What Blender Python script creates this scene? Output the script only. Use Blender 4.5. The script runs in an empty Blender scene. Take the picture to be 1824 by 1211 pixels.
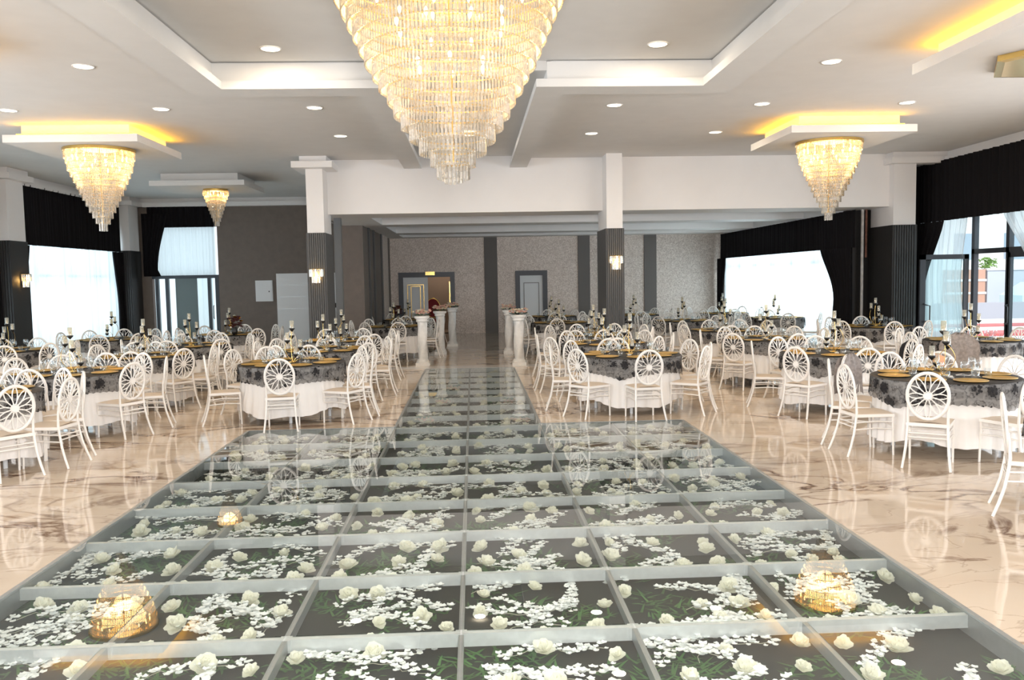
import bpy, math, random
from mathutils import Vector, Matrix
random.seed(7)
PI = math.pi
S = bpy.context.scene
COL = S.collection

# ------------------------------------------------------------------ camera
F, CX, CY, H = 1500.0, 912.0, 605.5, 1.85
def _n(v): return Vector(v).normalized()
Yc = _n((842 - CX, -(498 - CY), -F))
_s = -.018
_t = ((842 - CX) ** 2 + (498 - CY) ** 2 + F * F) / (-((842 - CX) + (498 - CY) * _s))
Xc = _n((842 + _t - CX, -(498 + _s * _t - CY), -F))
Zc = Xc.cross(Yc)
cam = bpy.data.cameras.new('camera')
cam.sensor_width = 36; cam.lens = 36 * F / 1824
cam.clip_start = .05; cam.clip_end = 300
co = bpy.data.objects.new('camera', cam); COL.objects.link(co)
co.matrix_world = Matrix.Translation((0, 0, H)) @ Matrix((Xc, Yc, Zc)).to_4x4()
S.camera = co

# ------------------------------------------------------------------ view, world
S.view_settings.view_transform = 'Standard'
S.view_settings.look = 'None'
S.view_settings.gamma = 1
S.view_settings.use_curve_mapping = False
S.view_settings.exposure = 0.14
cy = S.cycles
cy.max_bounces = 8; cy.diffuse_bounces = 4; cy.glossy_bounces = 4
cy.transmission_bounces = 4; cy.transparent_max_bounces = 14
cy.caustics_reflective = False; cy.caustics_refractive = False
cy.sample_clamp_indirect = 4.0
cy.use_denoising = True
W = bpy.data.worlds.new('sky'); S.world = W; W.use_nodes = True
bg = W.node_tree.nodes['Background']
bg.inputs[0].default_value = (.86, .93, 1, 1); bg.inputs[1].default_value = 1.3

# ------------------------------------------------------------------ lights of the place
def lamp(name, kind, loc, energy, color=(1, 1, 1), rot=(0, 0, 0), size=.1, sy=None, spot=None):
    l = bpy.data.lights.new(name, kind); l.energy = energy; l.color = color
    if kind == 'AREA':
        l.size = size
        if sy: l.shape = 'RECTANGLE'; l.size_y = sy
    else: l.shadow_soft_size = size
    if spot: l.spot_size = spot; l.spot_blend = .6
    o = bpy.data.objects.new(name, l); COL.objects.link(o); o.location = loc; o.rotation_euler = rot
    return o
DAY = (.88, .94, 1)
K_DAY, K_FLASH, K_DOWN, K_CH = 1.0, 1.0, 1.0, 1.0
# daylight outside each window (left wall, right wall, niche, far left)
for y0, y1, e in ((19.7, 25.3, 125), (13.1, 18.8, 125), (6.6, 12.3, 300), (.1, 5.8, 330), (-5.5, -.4, 400)):
    lamp('daylight', 'AREA', (-11.6, (y0 + y1) / 2, 1.9), e * K_DAY, DAY, (0, -PI / 2, 0), 2.9, y1 - y0)
for y0, y1, e in ((7, 12.4, 330), (.1, 6, 360), (-5.5, -.4, 400)):
    lamp('daylight', 'AREA', (11.6, (y0 + y1) / 2, 1.9), e * K_DAY, DAY, (0, PI / 2, 0), 2.9, y1 - y0)
lamp('daylight', 'AREA', (9.7, 24.1, 1.6), 290 * K_DAY, DAY, (0, PI / 2, 0), 2.8, 9.4)
lamp('daylight', 'AREA', (-8.5, 27.4, 1.9), 7 * K_DAY, DAY, (-PI / 2, 0, 0), 1.9, 3.3)
# the camera's flash, whose light and shadows the photograph shows
lamp('camera_flash', 'AREA', (.15, -.15, 2.25), 350 * K_FLASH, (1, .965, .93), (math.radians(88), 0, 0), .5)

# ------------------------------------------------------------------ mesh builder
class MB:
    def __init__(s): s.v = []; s.f = []; s.m = []; s.sm = []
    def add(s, vs, fs, mi=0, smooth=False):
        b = len(s.v); s.v += [tuple(p) for p in vs]
        for f in fs: s.f.append(tuple(i + b for i in f)); s.m.append(mi); s.sm.append(smooth)
        return s
    def box(s, x0, x1, y0, y1, z0, z1, mi=0):
        return s.add([(x0,y0,z0),(x1,y0,z0),(x1,y1,z0),(x0,y1,z0),(x0,y0,z1),(x1,y0,z1),(x1,y1,z1),(x0,y1,z1)],
            [(0,3,2,1),(4,5,6,7),(0,1,5,4),(1,2,6,5),(2,3,7,6),(3,0,4,7)], mi)
    def tube(s, pts, r, n=6, closed=False, mi=0, flat=None, cap=True):
        P = [Vector(p) for p in pts]; N = len(P); vs = []; fs = []
        R = r if isinstance(r, list) else [r] * N
        up = Vector((0, 0, 1)); prev = None
        for i in range(N):
            a = P[i - 1] if (i > 0 or closed) else P[i]; b = P[(i + 1) % N] if (i < N - 1 or closed) else P[i]
            t = (b - a).normalized() if (b - a).length > 1e-9 else Vector((0, 0, 1))
            if flat is not None: u = flat.cross(t).normalized(); w = flat
            else:
                if prev is None: ref = up if abs(t.z) < .9 else Vector((0, 1, 0)); u = ref.cross(t).normalized()
                else: u = (prev - t * prev.dot(t)).normalized()
                prev = u; w = t.cross(u)
            rr = R[i]; ru, rw = rr if isinstance(rr, tuple) else (rr, rr)
            for k in range(n):
                a_ = 2 * PI * (k + .5) / n
                vs.append(P[i] + u * ru * math.cos(a_) + w * rw * math.sin(a_))
        M = N if closed else N - 1
        for i in range(M):
            for k in range(n):
                j = (i + 1) % N
                fs.append((i*n+k, i*n+(k+1)%n, j*n+(k+1)%n, j*n+k))
        s.add(vs, fs, mi, n > 4)
        if cap and not closed: s.add(vs[:n], [tuple(range(n))[::-1]], mi); s.add(vs[-n:], [tuple(range(n))], mi)
        return s
    def lathe(s, prof, n=24, c=(0, 0, 0), mi=0, a0=0, a1=2 * PI, smooth=True):
        full = abs(a1 - a0 - 2 * PI) < 1e-6; m = n if full else n + 1; vs = []; fs = []
        for (r, z) in prof:
            for k in range(m):
                a = a0 + (a1 - a0) * k / n
                vs.append((c[0] + r * math.cos(a), c[1] + r * math.sin(a), c[2] + z))
        for i in range(len(prof) - 1):
            for k in range(n):
                k2 = (k + 1) % m
                fs.append((i*m+k, i*m+k2, (i+1)*m+k2, (i+1)*m+k))
        return s.add(vs, fs, mi, smooth)
    def grid(s, fn, nu, nv, mi=0, smooth=True, wrap=False):
        vs = [fn(i / nu, j / nv) for j in range(nv + 1) for i in range(nu + 1)]
        fs = [(j*(nu+1)+i, j*(nu+1)+i+1, (j+1)*(nu+1)+i+1, (j+1)*(nu+1)+i) for j in range(nv) for i in range(nu)]
        return s.add(vs, fs, mi, smooth)
    def mesh(s, name, mats):
        me = bpy.data.meshes.new(name); me.from_pydata(s.v, [], s.f)
        for m in (mats if isinstance(mats, (list, tuple)) else [mats]): me.materials.append(m)
        me.polygons.foreach_set('material_index', s.m); me.polygons.foreach_set('use_smooth', s.sm)
        me.update(); return me
    def build(s, name, mats, parent=None, loc=None):
        return place(name, s.mesh(name, mats), parent, loc)
def place(name, me, parent=None, loc=None, rz=0):
    o = bpy.data.objects.new(name, me); COL.objects.link(o)
    if parent: o.parent = parent
    if loc: o.location = loc
    if rz: o.rotation_euler = (0, 0, rz)
    return o
def tag(o, label, cat, group=None, kind=None):
    o['label'] = label; o['category'] = cat
    if group: o['group'] = group
    if kind: o['kind'] = kind
    return o
def thing(name, label, cat, loc=(0, 0, 0), rz=0, group=None):
    o = bpy.data.objects.new(name, None); COL.objects.link(o); o.location = loc; o.rotation_euler = (0, 0, rz)
    o.empty_display_size = .1
    return tag(o, label, cat, group)
def struct(name, mb, mats, parent=None):
    o = mb.build(name, mats, parent); o['kind'] = 'structure'; return o
def copy_tree(o, parent=None):
    c = o.copy(); COL.objects.link(c)
    if parent: c.parent = parent
    for ch in KIDS.get(o.name, ()): copy_tree(ch, c)
    return c
KIDS = {}
def index_kids():
    KIDS.clear()
    for o in bpy.data.objects:
        if o.parent: KIDS.setdefault(o.parent.name, []).append(o)

# ------------------------------------------------------------------ materials
def nodes(name):
    m = bpy.data.materials.new(name); m.use_nodes = True; nt = m.node_tree
    return m, nt, nt.nodes['Principled BSDF'], nt.nodes['Material Output']
def pm(name, col, rough=.5, metal=0, spec=.5, trans=0, emit=None, es=0, noise=0, nscale=8, bump=0, bscale=60, alpha=1):
    m, nt, b, out = nodes(name)
    b.inputs['Base Color'].default_value = (*col, 1); b.inputs['Roughness'].default_value = rough
    b.inputs['Metallic'].default_value = metal; b.inputs['Specular IOR Level'].default_value = spec
    b.inputs['Transmission Weight'].default_value = trans; b.inputs['Alpha'].default_value = alpha
    if emit: b.inputs['Emission Color'].default_value = (*emit, 1); b.inputs['Emission Strength'].default_value = es
    if noise or bump:
        tc = nt.nodes.new('ShaderNodeTexCoord'); nz = nt.nodes.new('ShaderNodeTexNoise'); nz.inputs['Scale'].default_value = nscale
        nz.inputs['Detail'].default_value = 5; nt.links.new(tc.outputs['Object'], nz.inputs['Vector'])
        if noise:
            r = nt.nodes.new('ShaderNodeValToRGB'); nt.links.new(nz.outputs['Fac'], r.inputs[0])
            r.color_ramp.elements[0].position = .3; r.color_ramp.elements[1].position = .7
            r.color_ramp.elements[0].color = (*[c * (1 - noise) for c in col], 1); r.color_ramp.elements[1].color = (*[min(1, c * (1 + noise)) for c in col], 1)
            nt.links.new(r.outputs[0], b.inputs['Base Color'])
        if bump:
            n2 = nt.nodes.new('ShaderNodeTexNoise'); n2.inputs['Scale'].default_value = bscale; nt.links.new(tc.outputs['Object'], n2.inputs['Vector'])
            bp = nt.nodes.new('ShaderNodeBump'); bp.inputs['Strength'].default_value = bump; bp.inputs['Distance'].default_value = .01
            nt.links.new(n2.outputs['Fac'], bp.inputs['Height']); nt.links.new(bp.outputs[0], b.inputs['Normal'])
    return m
def emis(name, col, st):
    m, nt, b, out = nodes(name); e = nt.nodes.new('ShaderNodeEmission'); e.inputs[0].default_value = (*col, 1); e.inputs[1].default_value = st
    nt.links.new(e.outputs[0], out.inputs[0]); return m
def mixsh(nt, fac, a, b):
    x = nt.nodes.new('ShaderNodeMixShader')
    if isinstance(fac, (int, float)): x.inputs[0].default_value = fac
    else: nt.links.new(fac, x.inputs[0])
    nt.links.new(a, x.inputs[1]); nt.links.new(b, x.inputs[2]); return x.outputs[0]
def sh(nt, kind, col, rough=None):
    n = nt.nodes.new('ShaderNodeBsdf' + kind); n.inputs['Color'].default_value = (*col, 1)
    if rough is not None: n.inputs['Roughness'].default_value = rough
    return n.outputs[0]

M_STEEL = pm('grey_rail', (.36, .38, .38), .35, metal=.5, noise=.05, nscale=30)
M_CEIL = pm('ceiling_paint', (.74, .73, .715), .8, noise=.02, nscale=3)
M_WHITE = pm('white_wall_paint', (.85, .83, .82), .6, noise=.015, nscale=2)
M_CHAIR = pm('white_lacquer', (.88, .84, .79), .28, spec=.5)
M_SEAT = pm('beige_seat_pad', (.70, .58, .46), .5)
M_GOLD = pm('gold_metal', (.83, .58, .2), .22, metal=1)
M_PLATE = pm('gold_charger', (.72, .45, .12), .32, metal=.75, bump=.25, bscale=90)
M_BLACK = pm('black_cup', (.012, .011, .011), .3)
M_DARK = pm('charcoal_panel', (.07, .07, .072), .45, noise=.08, nscale=20)
M_DARKF = pm('charcoal_flute', (.085, .085, .085), .35)
M_NEARB = pm('near_black_panel', (.022, .021, .021), .5)
M_NEARF = pm('near_black_flute', (.035, .034, .034), .4)
M_FRAME = pm('dark_aluminium', (.05, .055, .065), .35, metal=.3)
M_ALU = pm('brushed_aluminium', (.74, .77, .78), .35, metal=.45, noise=.05, nscale=30)
M_BROWN = pm('brown_plaster', (.185, .152, .130), .75, noise=.07, nscale=6, bump=.3, bscale=80)
M_BROWNL = pm('grey_brown_stripe', (.16, .145, .135), .7)
M_CLOTH = pm('white_tablecloth', (.86, .83, .80), .75)
M_BLOS = pm('white_blossom', (.86, .88, .86), .7)
M_TWIG = pm('pale_twig', (.5, .5, .4), .7)
M_GRASS = pm('green_blades', (.055, .15, .04), .7, noise=.35, nscale=12)
M_BED = pm('dark_bed', (.018, .023, .018), .9, noise=.35, nscale=5)
M_PANEL = pm('white_lacquer_panel', (.78, .79, .80), .4)
M_MARB = pm('white_pillar_marble', (.84, .82, .79), .35, noise=.06, nscale=14)
M_LAMP = emis('downlight_lens', (1, .86, .62), 9)
M_LED = emis('amber_led_strip', (1, .46, .010), 18)
M_BULB = emis('warm_bulb', (1, .66, .25), 14)
M_BULB2 = emis('warm_bulb_small', (1, .55, .12), 30)
M_PINK = pm('peach_petals', (.85, .52, .42), .7, noise=.15, nscale=30)
M_CREAM = pm('cream_petals', (.88, .78, .6), .7)
M_LEAF = pm('dark_leaf', (.04, .09, .04), .6)
M_WINE = pm('dark_red_petals', (.10, .03, .03), .6)
M_REDV = pm('red_velvet', (.22, .015, .02), .8)
M_ORANGE = pm('orange_napkin', (.80, .30, .12), .7)
M_RUST = pm('rusty_pipe', (.25, .12, .09), .8, noise=.3, nscale=15)
M_SHAWL = pm('knitted_shawl', (.33, .29, .27), .95, noise=.25, nscale=25, bump=.8, bscale=60)
M_BSCARF = pm('black_scarf', (.015, .015, .02), .8)

def make_black_cloth():
    m, nt, b, out = nodes('black_velvet'); b.inputs['Base Color'].default_value = (.008, .007, .008, 1); b.inputs['Roughness'].default_value = .85
    b.inputs['Specular IOR Level'].default_value = .15; return m
M_BLK = make_black_cloth()
def make_rose():
    m, nt, b, out = nodes('ivory_rose'); nt.links.new(mixsh_(nt, .35, 'Diffuse', 'Translucent', (.98, .97, .86)), out.inputs[0]); return m
def mixsh_(nt, f, a, b, c): return mixsh(nt, f, sh(nt, a, c), sh(nt, b, c))
M_ROSE = make_rose()
def make_sheer():
    m, nt, b, out = nodes('sheer_white')
    a = mixsh(nt, .3, sh(nt, 'Translucent', (.93, .97, 1)), sh(nt, 'Diffuse', (.85, .86, .88)))
    nt.links.new(mixsh(nt, .22, a, sh(nt, 'Transparent', (1, 1, 1))), out.inputs[0]); return m
M_SHEER = make_sheer()
def make_glass(name, tint, rough=.0, ior=1.5, base=.0, pale_mix=0):
    m, nt, b, out = nodes(name)
    fr = nt.nodes.new('ShaderNodeFresnel'); fr.inputs['IOR'].default_value = ior
    ge = nt.nodes.new('ShaderNodeNewGeometry'); iv = nt.nodes.new('ShaderNodeMath'); iv.operation = 'SUBTRACT'; iv.inputs[0].default_value = 1
    nt.links.new(ge.outputs['Backfacing'], iv.inputs[1]); mf = nt.nodes.new('ShaderNodeMath'); mf.operation = 'MULTIPLY'
    nt.links.new(fr.outputs[0], mf.inputs[0]); nt.links.new(iv.outputs[0], mf.inputs[1])
    x = mixsh(nt, mf.outputs[0], sh(nt, 'Transparent', tint), sh(nt, 'Glossy', (1, 1, 1), rough))
    if pale_mix: x = mixsh(nt, pale_mix, x, sh(nt, 'Diffuse', (.75, .80, .78)))  # even share of pale diffuse mixed over the glass
    nt.links.new(x, out.inputs[0]); return m
M_FGLASS = make_glass('floor_glass', (.975, .99, .98), .0, 1.75, pale_mix=.01)
M_PANE = make_glass('window_glass', (.9, .97, .98), .0, 1.45)
M_TUMB = make_glass('clear_tumbler', (.95, .97, .98), .02, 1.9)
M_CHIM = make_glass('candle_chimney', (.95, .90, .80), .03, 1.8, pale_mix=.22)
def make_crystal(name, tl, gl, tint=(1, 1, 1)):
    m, nt, b, out = nodes(name)
    a = mixsh(nt, gl, sh(nt, 'Transparent', (.98, .97, .95)), sh(nt, 'Glossy', (1, .98, .95), .12))
    tc = nt.nodes.new('ShaderNodeTexCoord'); vz = nt.nodes.new('ShaderNodeTexVoronoi'); vz.inputs['Scale'].default_value = 38; nt.links.new(tc.outputs['Object'], vz.inputs['Vector'])
    sx = nt.nodes.new('ShaderNodeSeparateColor'); nt.links.new(vz.outputs['Color'], sx.inputs[0])
    mr = nt.nodes.new('ShaderNodeMapRange'); nt.links.new(sx.outputs[0], mr.inputs[0]); mr.inputs[3].default_value = 0; mr.inputs[4].default_value = 2 * tl
    x = mixsh(nt, mr.outputs[0], a, sh(nt, 'Translucent', tint))
    lw = nt.nodes.new('ShaderNodeLayerWeight'); lw.inputs[0].default_value = .35
    x = mixsh(nt, lw.outputs['Facing'], x, sh(nt, 'Glossy', (1, .97, .92), .15))
    nt.links.new(x, out.inputs[0]); return m
M_CRYS = make_crystal('crystal_rods', .17, .3, (1, .93, .8))

def make_marble():
    m, nt, b, out = nodes('polished_marble')
    tc = nt.nodes.new('ShaderNodeTexCoord'); mp = nt.nodes.new('ShaderNodeMapping'); mp.inputs['Rotation'].default_value = (0, 0, .5); mp.inputs['Scale'].default_value = (.8, 2.0, 1)
    nt.links.new(tc.outputs['Object'], mp.inputs[0])
    def noise(sc, det, dist=0):
        n = nt.nodes.new('ShaderNodeTexNoise'); n.inputs['Scale'].default_value = sc; n.inputs['Detail'].default_value = det; n.inputs['Distortion'].default_value = dist
        nt.links.new(mp.outputs[0], n.inputs['Vector']); return n.outputs['Fac']
    def ridge(f, w):
        a = nt.nodes.new('ShaderNodeMath'); a.operation = 'SUBTRACT'; nt.links.new(f, a.inputs[0]); a.inputs[1].default_value = .5
        c = nt.nodes.new('ShaderNodeMath'); c.operation = 'ABSOLUTE'; nt.links.new(a.outputs[0], c.inputs[0])
        r = nt.nodes.new('ShaderNodeMapRange'); nt.links.new(c.outputs[0], r.inputs[0]); r.inputs[1].default_value = 0; r.inputs[2].default_value = w
        r.inputs[3].default_value = 1; r.inputs[4].default_value = 0; return r.outputs[0]
    def mul(a, c):
        x = nt.nodes.new('ShaderNodeMath'); x.operation = 'MULTIPLY'; nt.links.new(a, x.inputs[0])
        if isinstance(c, float): x.inputs[1].default_value = c
        else: nt.links.new(c, x.inputs[1])
        x.use_clamp = True; return x.outputs[0]
    def mixc(f, a, c):
        x = nt.nodes.new('ShaderNodeMix'); x.data_type = 'RGBA'; nt.links.new(f, x.inputs['Factor'])
        for q, i in ((a, 'A'), (c, 'B')):
            s_ = [k for k in x.inputs if k.name == i and k.type == 'RGBA'][0]
            if isinstance(q, tuple): s_.default_value = (*q, 1)
            else: nt.links.new(q, s_)
        return [k for k in x.outputs if k.type == 'RGBA'][0]
    base = mixc(noise(.9, 4, 1), (.69, .54, .41), (.76, .65, .52))
    v1 = mul(ridge(noise(.55, 9, 1.6), .034), noise(1.1, 3))
    msk = nt.nodes.new('ShaderNodeMapRange'); nt.links.new(noise(.5, 2), msk.inputs[0]); msk.inputs[1].default_value = .42; msk.inputs[2].default_value = .6
    v1 = mul(v1, msk.outputs[0]); v1b = nt.nodes.new('ShaderNodeMath'); v1b.operation = 'MULTIPLY'; v1b.inputs[1].default_value = 2.2; v1b.use_clamp = True; nt.links.new(v1, v1b.inputs[0])
    v2 = mul(ridge(noise(1.3, 6, 1.2), .014), .6)
    c1 = mixc(v2, base, (.45, .33, .24))
    c2 = mixc(v1b.outputs[0], c1, (.17, .08, .04))
    # tile joints
    br = nt.nodes.new('ShaderNodeTexBrick'); br.offset = 0; br.inputs['Scale'].default_value = 1; br.inputs['Mortar Size'].default_value = .0016
    br.inputs['Brick Width'].default_value = .8; br.inputs['Row Height'].default_value = .8; br.inputs['Color1'].default_value = (0,0,0,1); br.inputs['Color2'].default_value = (0,0,0,1); br.inputs['Mortar'].default_value = (1,1,1,1)
    nt.links.new(tc.outputs['Object'], br.inputs['Vector'])
    c3 = mixc(mul(br.outputs['Color'], .35), c2, (.5, .42, .34))
    nt.links.new(c3, b.inputs['Base Color']); b.inputs['Roughness'].default_value = .06; b.inputs['IOR'].default_value = 1.6
    return m
M_MARBLE = make_marble()

def make_lace(name, top):
    m, nt, b, out = nodes(name)
    if top:
        b.inputs['Base Color'].default_value = (.018, .015, .014, 1); b.inputs['Roughness'].default_value = .6
        nt.links.new(mixsh(nt, .05, b.outputs[0], sh(nt, 'Transparent', (1, 1, 1))), out.inputs[0]); return m
    L = nt.links; tc = nt.nodes.new('ShaderNodeTexCoord'); sp = nt.nodes.new('ShaderNodeSeparateXYZ'); L.new(tc.outputs['Object'], sp.inputs[0])
    at = nt.nodes.new('ShaderNodeMath'); at.operation = 'ARCTAN2'; L.new(sp.outputs['Y'], at.inputs[0]); L.new(sp.outputs['X'], at.inputs[1])
    mu = nt.nodes.new('ShaderNodeMath'); mu.operation = 'MULTIPLY'; mu.inputs[1].default_value = .72; L.new(at.outputs[0], mu.inputs[0])
    cb = nt.nodes.new('ShaderNodeCombineXYZ'); L.new(mu.outputs[0], cb.inputs['X']); L.new(sp.outputs['Z'], cb.inputs['Y'])
    nz = nt.nodes.new('ShaderNodeTexNoise'); nz.inputs['Scale'].default_value = 16; nz.inputs['Detail'].default_value = 5; L.new(cb.outputs[0], nz.inputs['Vector'])
    vm = nt.nodes.new('ShaderNodeVectorMath'); vm.operation = 'MULTIPLY_ADD'; vm.inputs[1].default_value = (.05, .05, 0); L.new(nz.outputs['Color'], vm.inputs[0]); L.new(cb.outputs[0], vm.inputs[2])
    vo = nt.nodes.new('ShaderNodeTexVoronoi'); vo.inputs['Scale'].default_value = 6.2; vo.inputs['Randomness'].default_value = .6; L.new(vm.outputs[0], vo.inputs['Vector'])
    ve = nt.nodes.new('ShaderNodeTexVoronoi'); ve.feature = 'DISTANCE_TO_EDGE'; ve.inputs['Scale'].default_value = 6.2; ve.inputs['Randomness'].default_value = .6; L.new(vm.outputs[0], ve.inputs['Vector'])
    vs = nt.nodes.new('ShaderNodeTexVoronoi'); vs.inputs['Scale'].default_value = 34; L.new(cb.outputs[0], vs.inputs['Vector'])
    ma = nt.nodes.new('ShaderNodeMath'); ma.operation = 'MULTIPLY_ADD'; ma.inputs[1].default_value = .28; L.new(vs.outputs['Distance'], ma.inputs[0]); L.new(vo.outputs['Distance'], ma.inputs[2])
    def rng(src, a, c, o0, o1):
        r = nt.nodes.new('ShaderNodeMapRange'); L.new(src, r.inputs[0])
        for i_, v_ in enumerate((a, c, o0, o1)): r.inputs[i_ + 1].default_value = v_
        return r.outputs[0]
    def add(p, q):
        n = nt.nodes.new('ShaderNodeMath'); n.operation = 'ADD'; L.new(p, n.inputs[0]); L.new(q, n.inputs[1]); return n.outputs[0]
    n3 = nt.nodes.new('ShaderNodeTexNoise'); n3.inputs['Scale'].default_value = 9; n3.inputs['Detail'].default_value = 2; L.new(cb.outputs[0], n3.inputs['Vector'])
    ab = nt.nodes.new('ShaderNodeMath'); ab.operation = 'SUBTRACT'; ab.inputs[1].default_value = .5; L.new(n3.outputs['Fac'], ab.inputs[0])
    a2 = nt.nodes.new('ShaderNodeMath'); a2.operation = 'ABSOLUTE'; L.new(ab.outputs[0], a2.inputs[0])
    tot = add(rng(ma.outputs[0], .50, .54, .5, 0), add(rng(ve.outputs['Distance'], .02, .10, -.16, 0), add(rng(a2.outputs[0], .014, .022, .3, 0), rng(vs.outputs['Distance'], .1, .5, .12, -.10))))
    r3 = nt.nodes.new('ShaderNodeMapRange'); r3.inputs[1].default_value = -.3; r3.inputs[2].default_value = .5; r3.inputs[3].default_value = .40; r3.inputs[4].default_value = .97; L.new(tot, r3.inputs[0])
    d = sh(nt, 'Diffuse', (.03, .029, .031))
    L.new(mixsh(nt, r3.outputs[0], sh(nt, 'Transparent', (1, 1, 1)), d), out.inputs[0]); return m
M_LACE = make_lace('black_lace', False); M_LACET = make_lace('black_lace_top', True)

def make_wallpaper():
    m, nt, b, out = nodes('damask_wallpaper'); L = nt.links
    tc = nt.nodes.new('ShaderNodeTexCoord'); nz = nt.nodes.new('ShaderNodeTexNoise'); nz.inputs['Scale'].default_value = 14; nz.inputs['Detail'].default_value = 6; nz.inputs['Distortion'].default_value = 2.5
    L.new(tc.outputs['Object'], nz.inputs['Vector'])
    r = nt.nodes.new('ShaderNodeValToRGB'); r.color_ramp.elements[0].position = .42; r.color_ramp.elements[1].position = .58
    r.color_ramp.elements[0].color = (.50, .42, .37, 1); r.color_ramp.elements[1].color = (.74, .66, .60, 1)
    L.new(nz.outputs['Fac'], r.inputs[0]); L.new(r.outputs[0], b.inputs['Base Color'])
    b.inputs['Roughness'].default_value = .38; b.inputs['Metallic'].default_value = .35
    bp = nt.nodes.new('ShaderNodeBump'); bp.inputs['Strength'].default_value = .6; bp.inputs['Distance'].default_value = .02; L.new(nz.outputs['Fac'], bp.inputs['Height']); L.new(bp.outputs[0], b.inputs['Normal'])
    return m
M_PAPER = make_wallpaper()

# ------------------------------------------------------------------ floor, dance-floor pit
PX = [-2.86 + .92 * i for i in range(7)]           # panel joints across
PY = [3.45 - .9 + .9 * i for i in range(10)]        # joints along, 2.55 .. 10.65
RY = [10.65 + .87 * i for i in range(9)]            # runner joints .. 17.61
x0, x1 = PX[0], PX[-1]; rx0, rx1 = PX[2], PX[4]; yE = RY[-1]; yS = PY[0]
b = MB()
b.box(-11, x0, -7, 29.8, -.14, 0); b.box(x1, 11, -7, 29.8, -.14, 0)
b.box(x0, x1, -7, yS, -.14, 0); b.box(x0, rx0, 10.65, 29.8, -.14, 0); b.box(rx1, x1, 10.65, 29.8, -.14, 0)
b.box(rx0, rx1, yE, 29.8, -.14, 0)
struct('floor', b, M_MARBLE)
b = MB(); b.box(x0, x1, yS, yE, -.24, -.125); struct('floor_bed', b, M_BED)
b = MB(); b.box(-4.6, 4.4, yE + .02, yE + .5, 0, .004)
struct('trim_1', b, pm('pale_marble_border', (.78, .72, .66), .08))

# ------------------------------------------------------------------ ceiling
HC = 4.45
b = MB()
b.box(-11, -3.25, -7, 26.4, HC, 4.7); b.box(3.2, 11, -7, 19.6, HC, 4.7)
b.box(-3.25, -1.25, 10.95, 26.4, HC, 4.7); b.box(1.05, 3.2, 10.95, 19.6, HC, 4.7)
b.box(-3.4, 3.4, -7, 19.6, 4.62, 4.75)
b.box(-1.2, 1.0, 10.95, 19.6, 4.5, 4.7)
struct('ceiling', b, M_CEIL)
def border(b, xa, xb, ya, yb, ins=None):
    b.box(xa, xb, ya, yb, 4.25, 4.35)
b = MB()
border(b, -3.5, -3.05, -7, 11.2); border(b, 2.97, 3.42, -7, 11.2)
border(b, -3.05, -1.05, 10.75, 11.2); border(b, .85, 2.97, 10.75, 11.2)
border(b, -1.42, -1.05, 11.2, 18.5); border(b, .85, 1.22, 11.2, 18.5)
# set-back upper band
b.box(-3.5, -3.2, -7, 11.2, 4.35, 4.6); b.box(3.12, 3.42, -7, 11.2, 4.35, 4.6)
b.box(-3.2, -1.2, 10.9, 11.2, 4.35, 4.6); b.box(1.0, 3.12, 10.9, 11.2, 4.35, 4.6)
b.box(-1.42, -1.2, 11.2, 18.5, 4.35, 4.6); b.box(1.0, 1.22, 11.2, 18.5, 4.35, 4.6)
struct('trim_2', b, M_CEIL)
# beams and low ceiling of the rear niche
b = MB(); b.box(-3.2, 9.3, 18.4, 19.55, 3.3, 4.5); struct('trim_3', b, M_WHITE)
b = MB(); b.box(-3.37, 9, 19.55, 29.6, 3.62, 3.8)
b.box(-3.37, -2.3, 19.55, 29.3, 3.3, 3.7)
for y in (22.9, 26.9): b.box(-2.3, 9, y - .9, y, 3.3, 3.65)
b.box(-3.42, -3.3, 18.7, 26.2, 3.3, 4.5); b.box(-2.3, 9, 28.4, 29.3, 3.3, 3.65)
struct('ceiling_low', b, M_WHITE)

# ------------------------------------------------------------------ walls
WB = 29.2
b = MB()
def openwall(b, X0, X1, ya, yb, ops, zt=4.5):
    c = ya
    for (o0, o1, z0, z1) in ops:
        if o0 > c: b.box(X0, X1, c, o0, 0, zt)
        if z0 > 0: b.box(X0, X1, o0, o1, 0, z0)
        b.box(X0, X1, o0, o1, z1, zt); c = o1
    if yb > c: b.box(X0, X1, c, yb, 0, zt)
openwall(b, -10.75, -10.5, -7, 26.5, [(-5.8, -.2, .1, 3.3), (.1, 5.8, .1, 3.3), (6.6, 12.3, .1, 3.3), (13.1, 18.8, .1, 3.3), (19.7, 25.3, .1, 3.3)])
struct('wall_left', b, M_WHITE)
b = MB()
openwall(b, 10.5, 10.75, -7, 19.6, [(-5.8, -.2, .1, 3.3), (.1, 6, .1, 3.3), (7, 12.4, .1, 3.3), (14.2, 19.3, 0, 3.3)])
struct('wall_right', b, M_WHITE)
b = MB(); b.box(-10.7, 10.7, -7.2, -7, 0, 4.7); struct('wall_behind', b, M_WHITE)
b = MB(); b.box(8.75, 10.75, 19.4, 19.6, 0, 4.5); struct('wall_return', b, M_NEARB)

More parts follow.
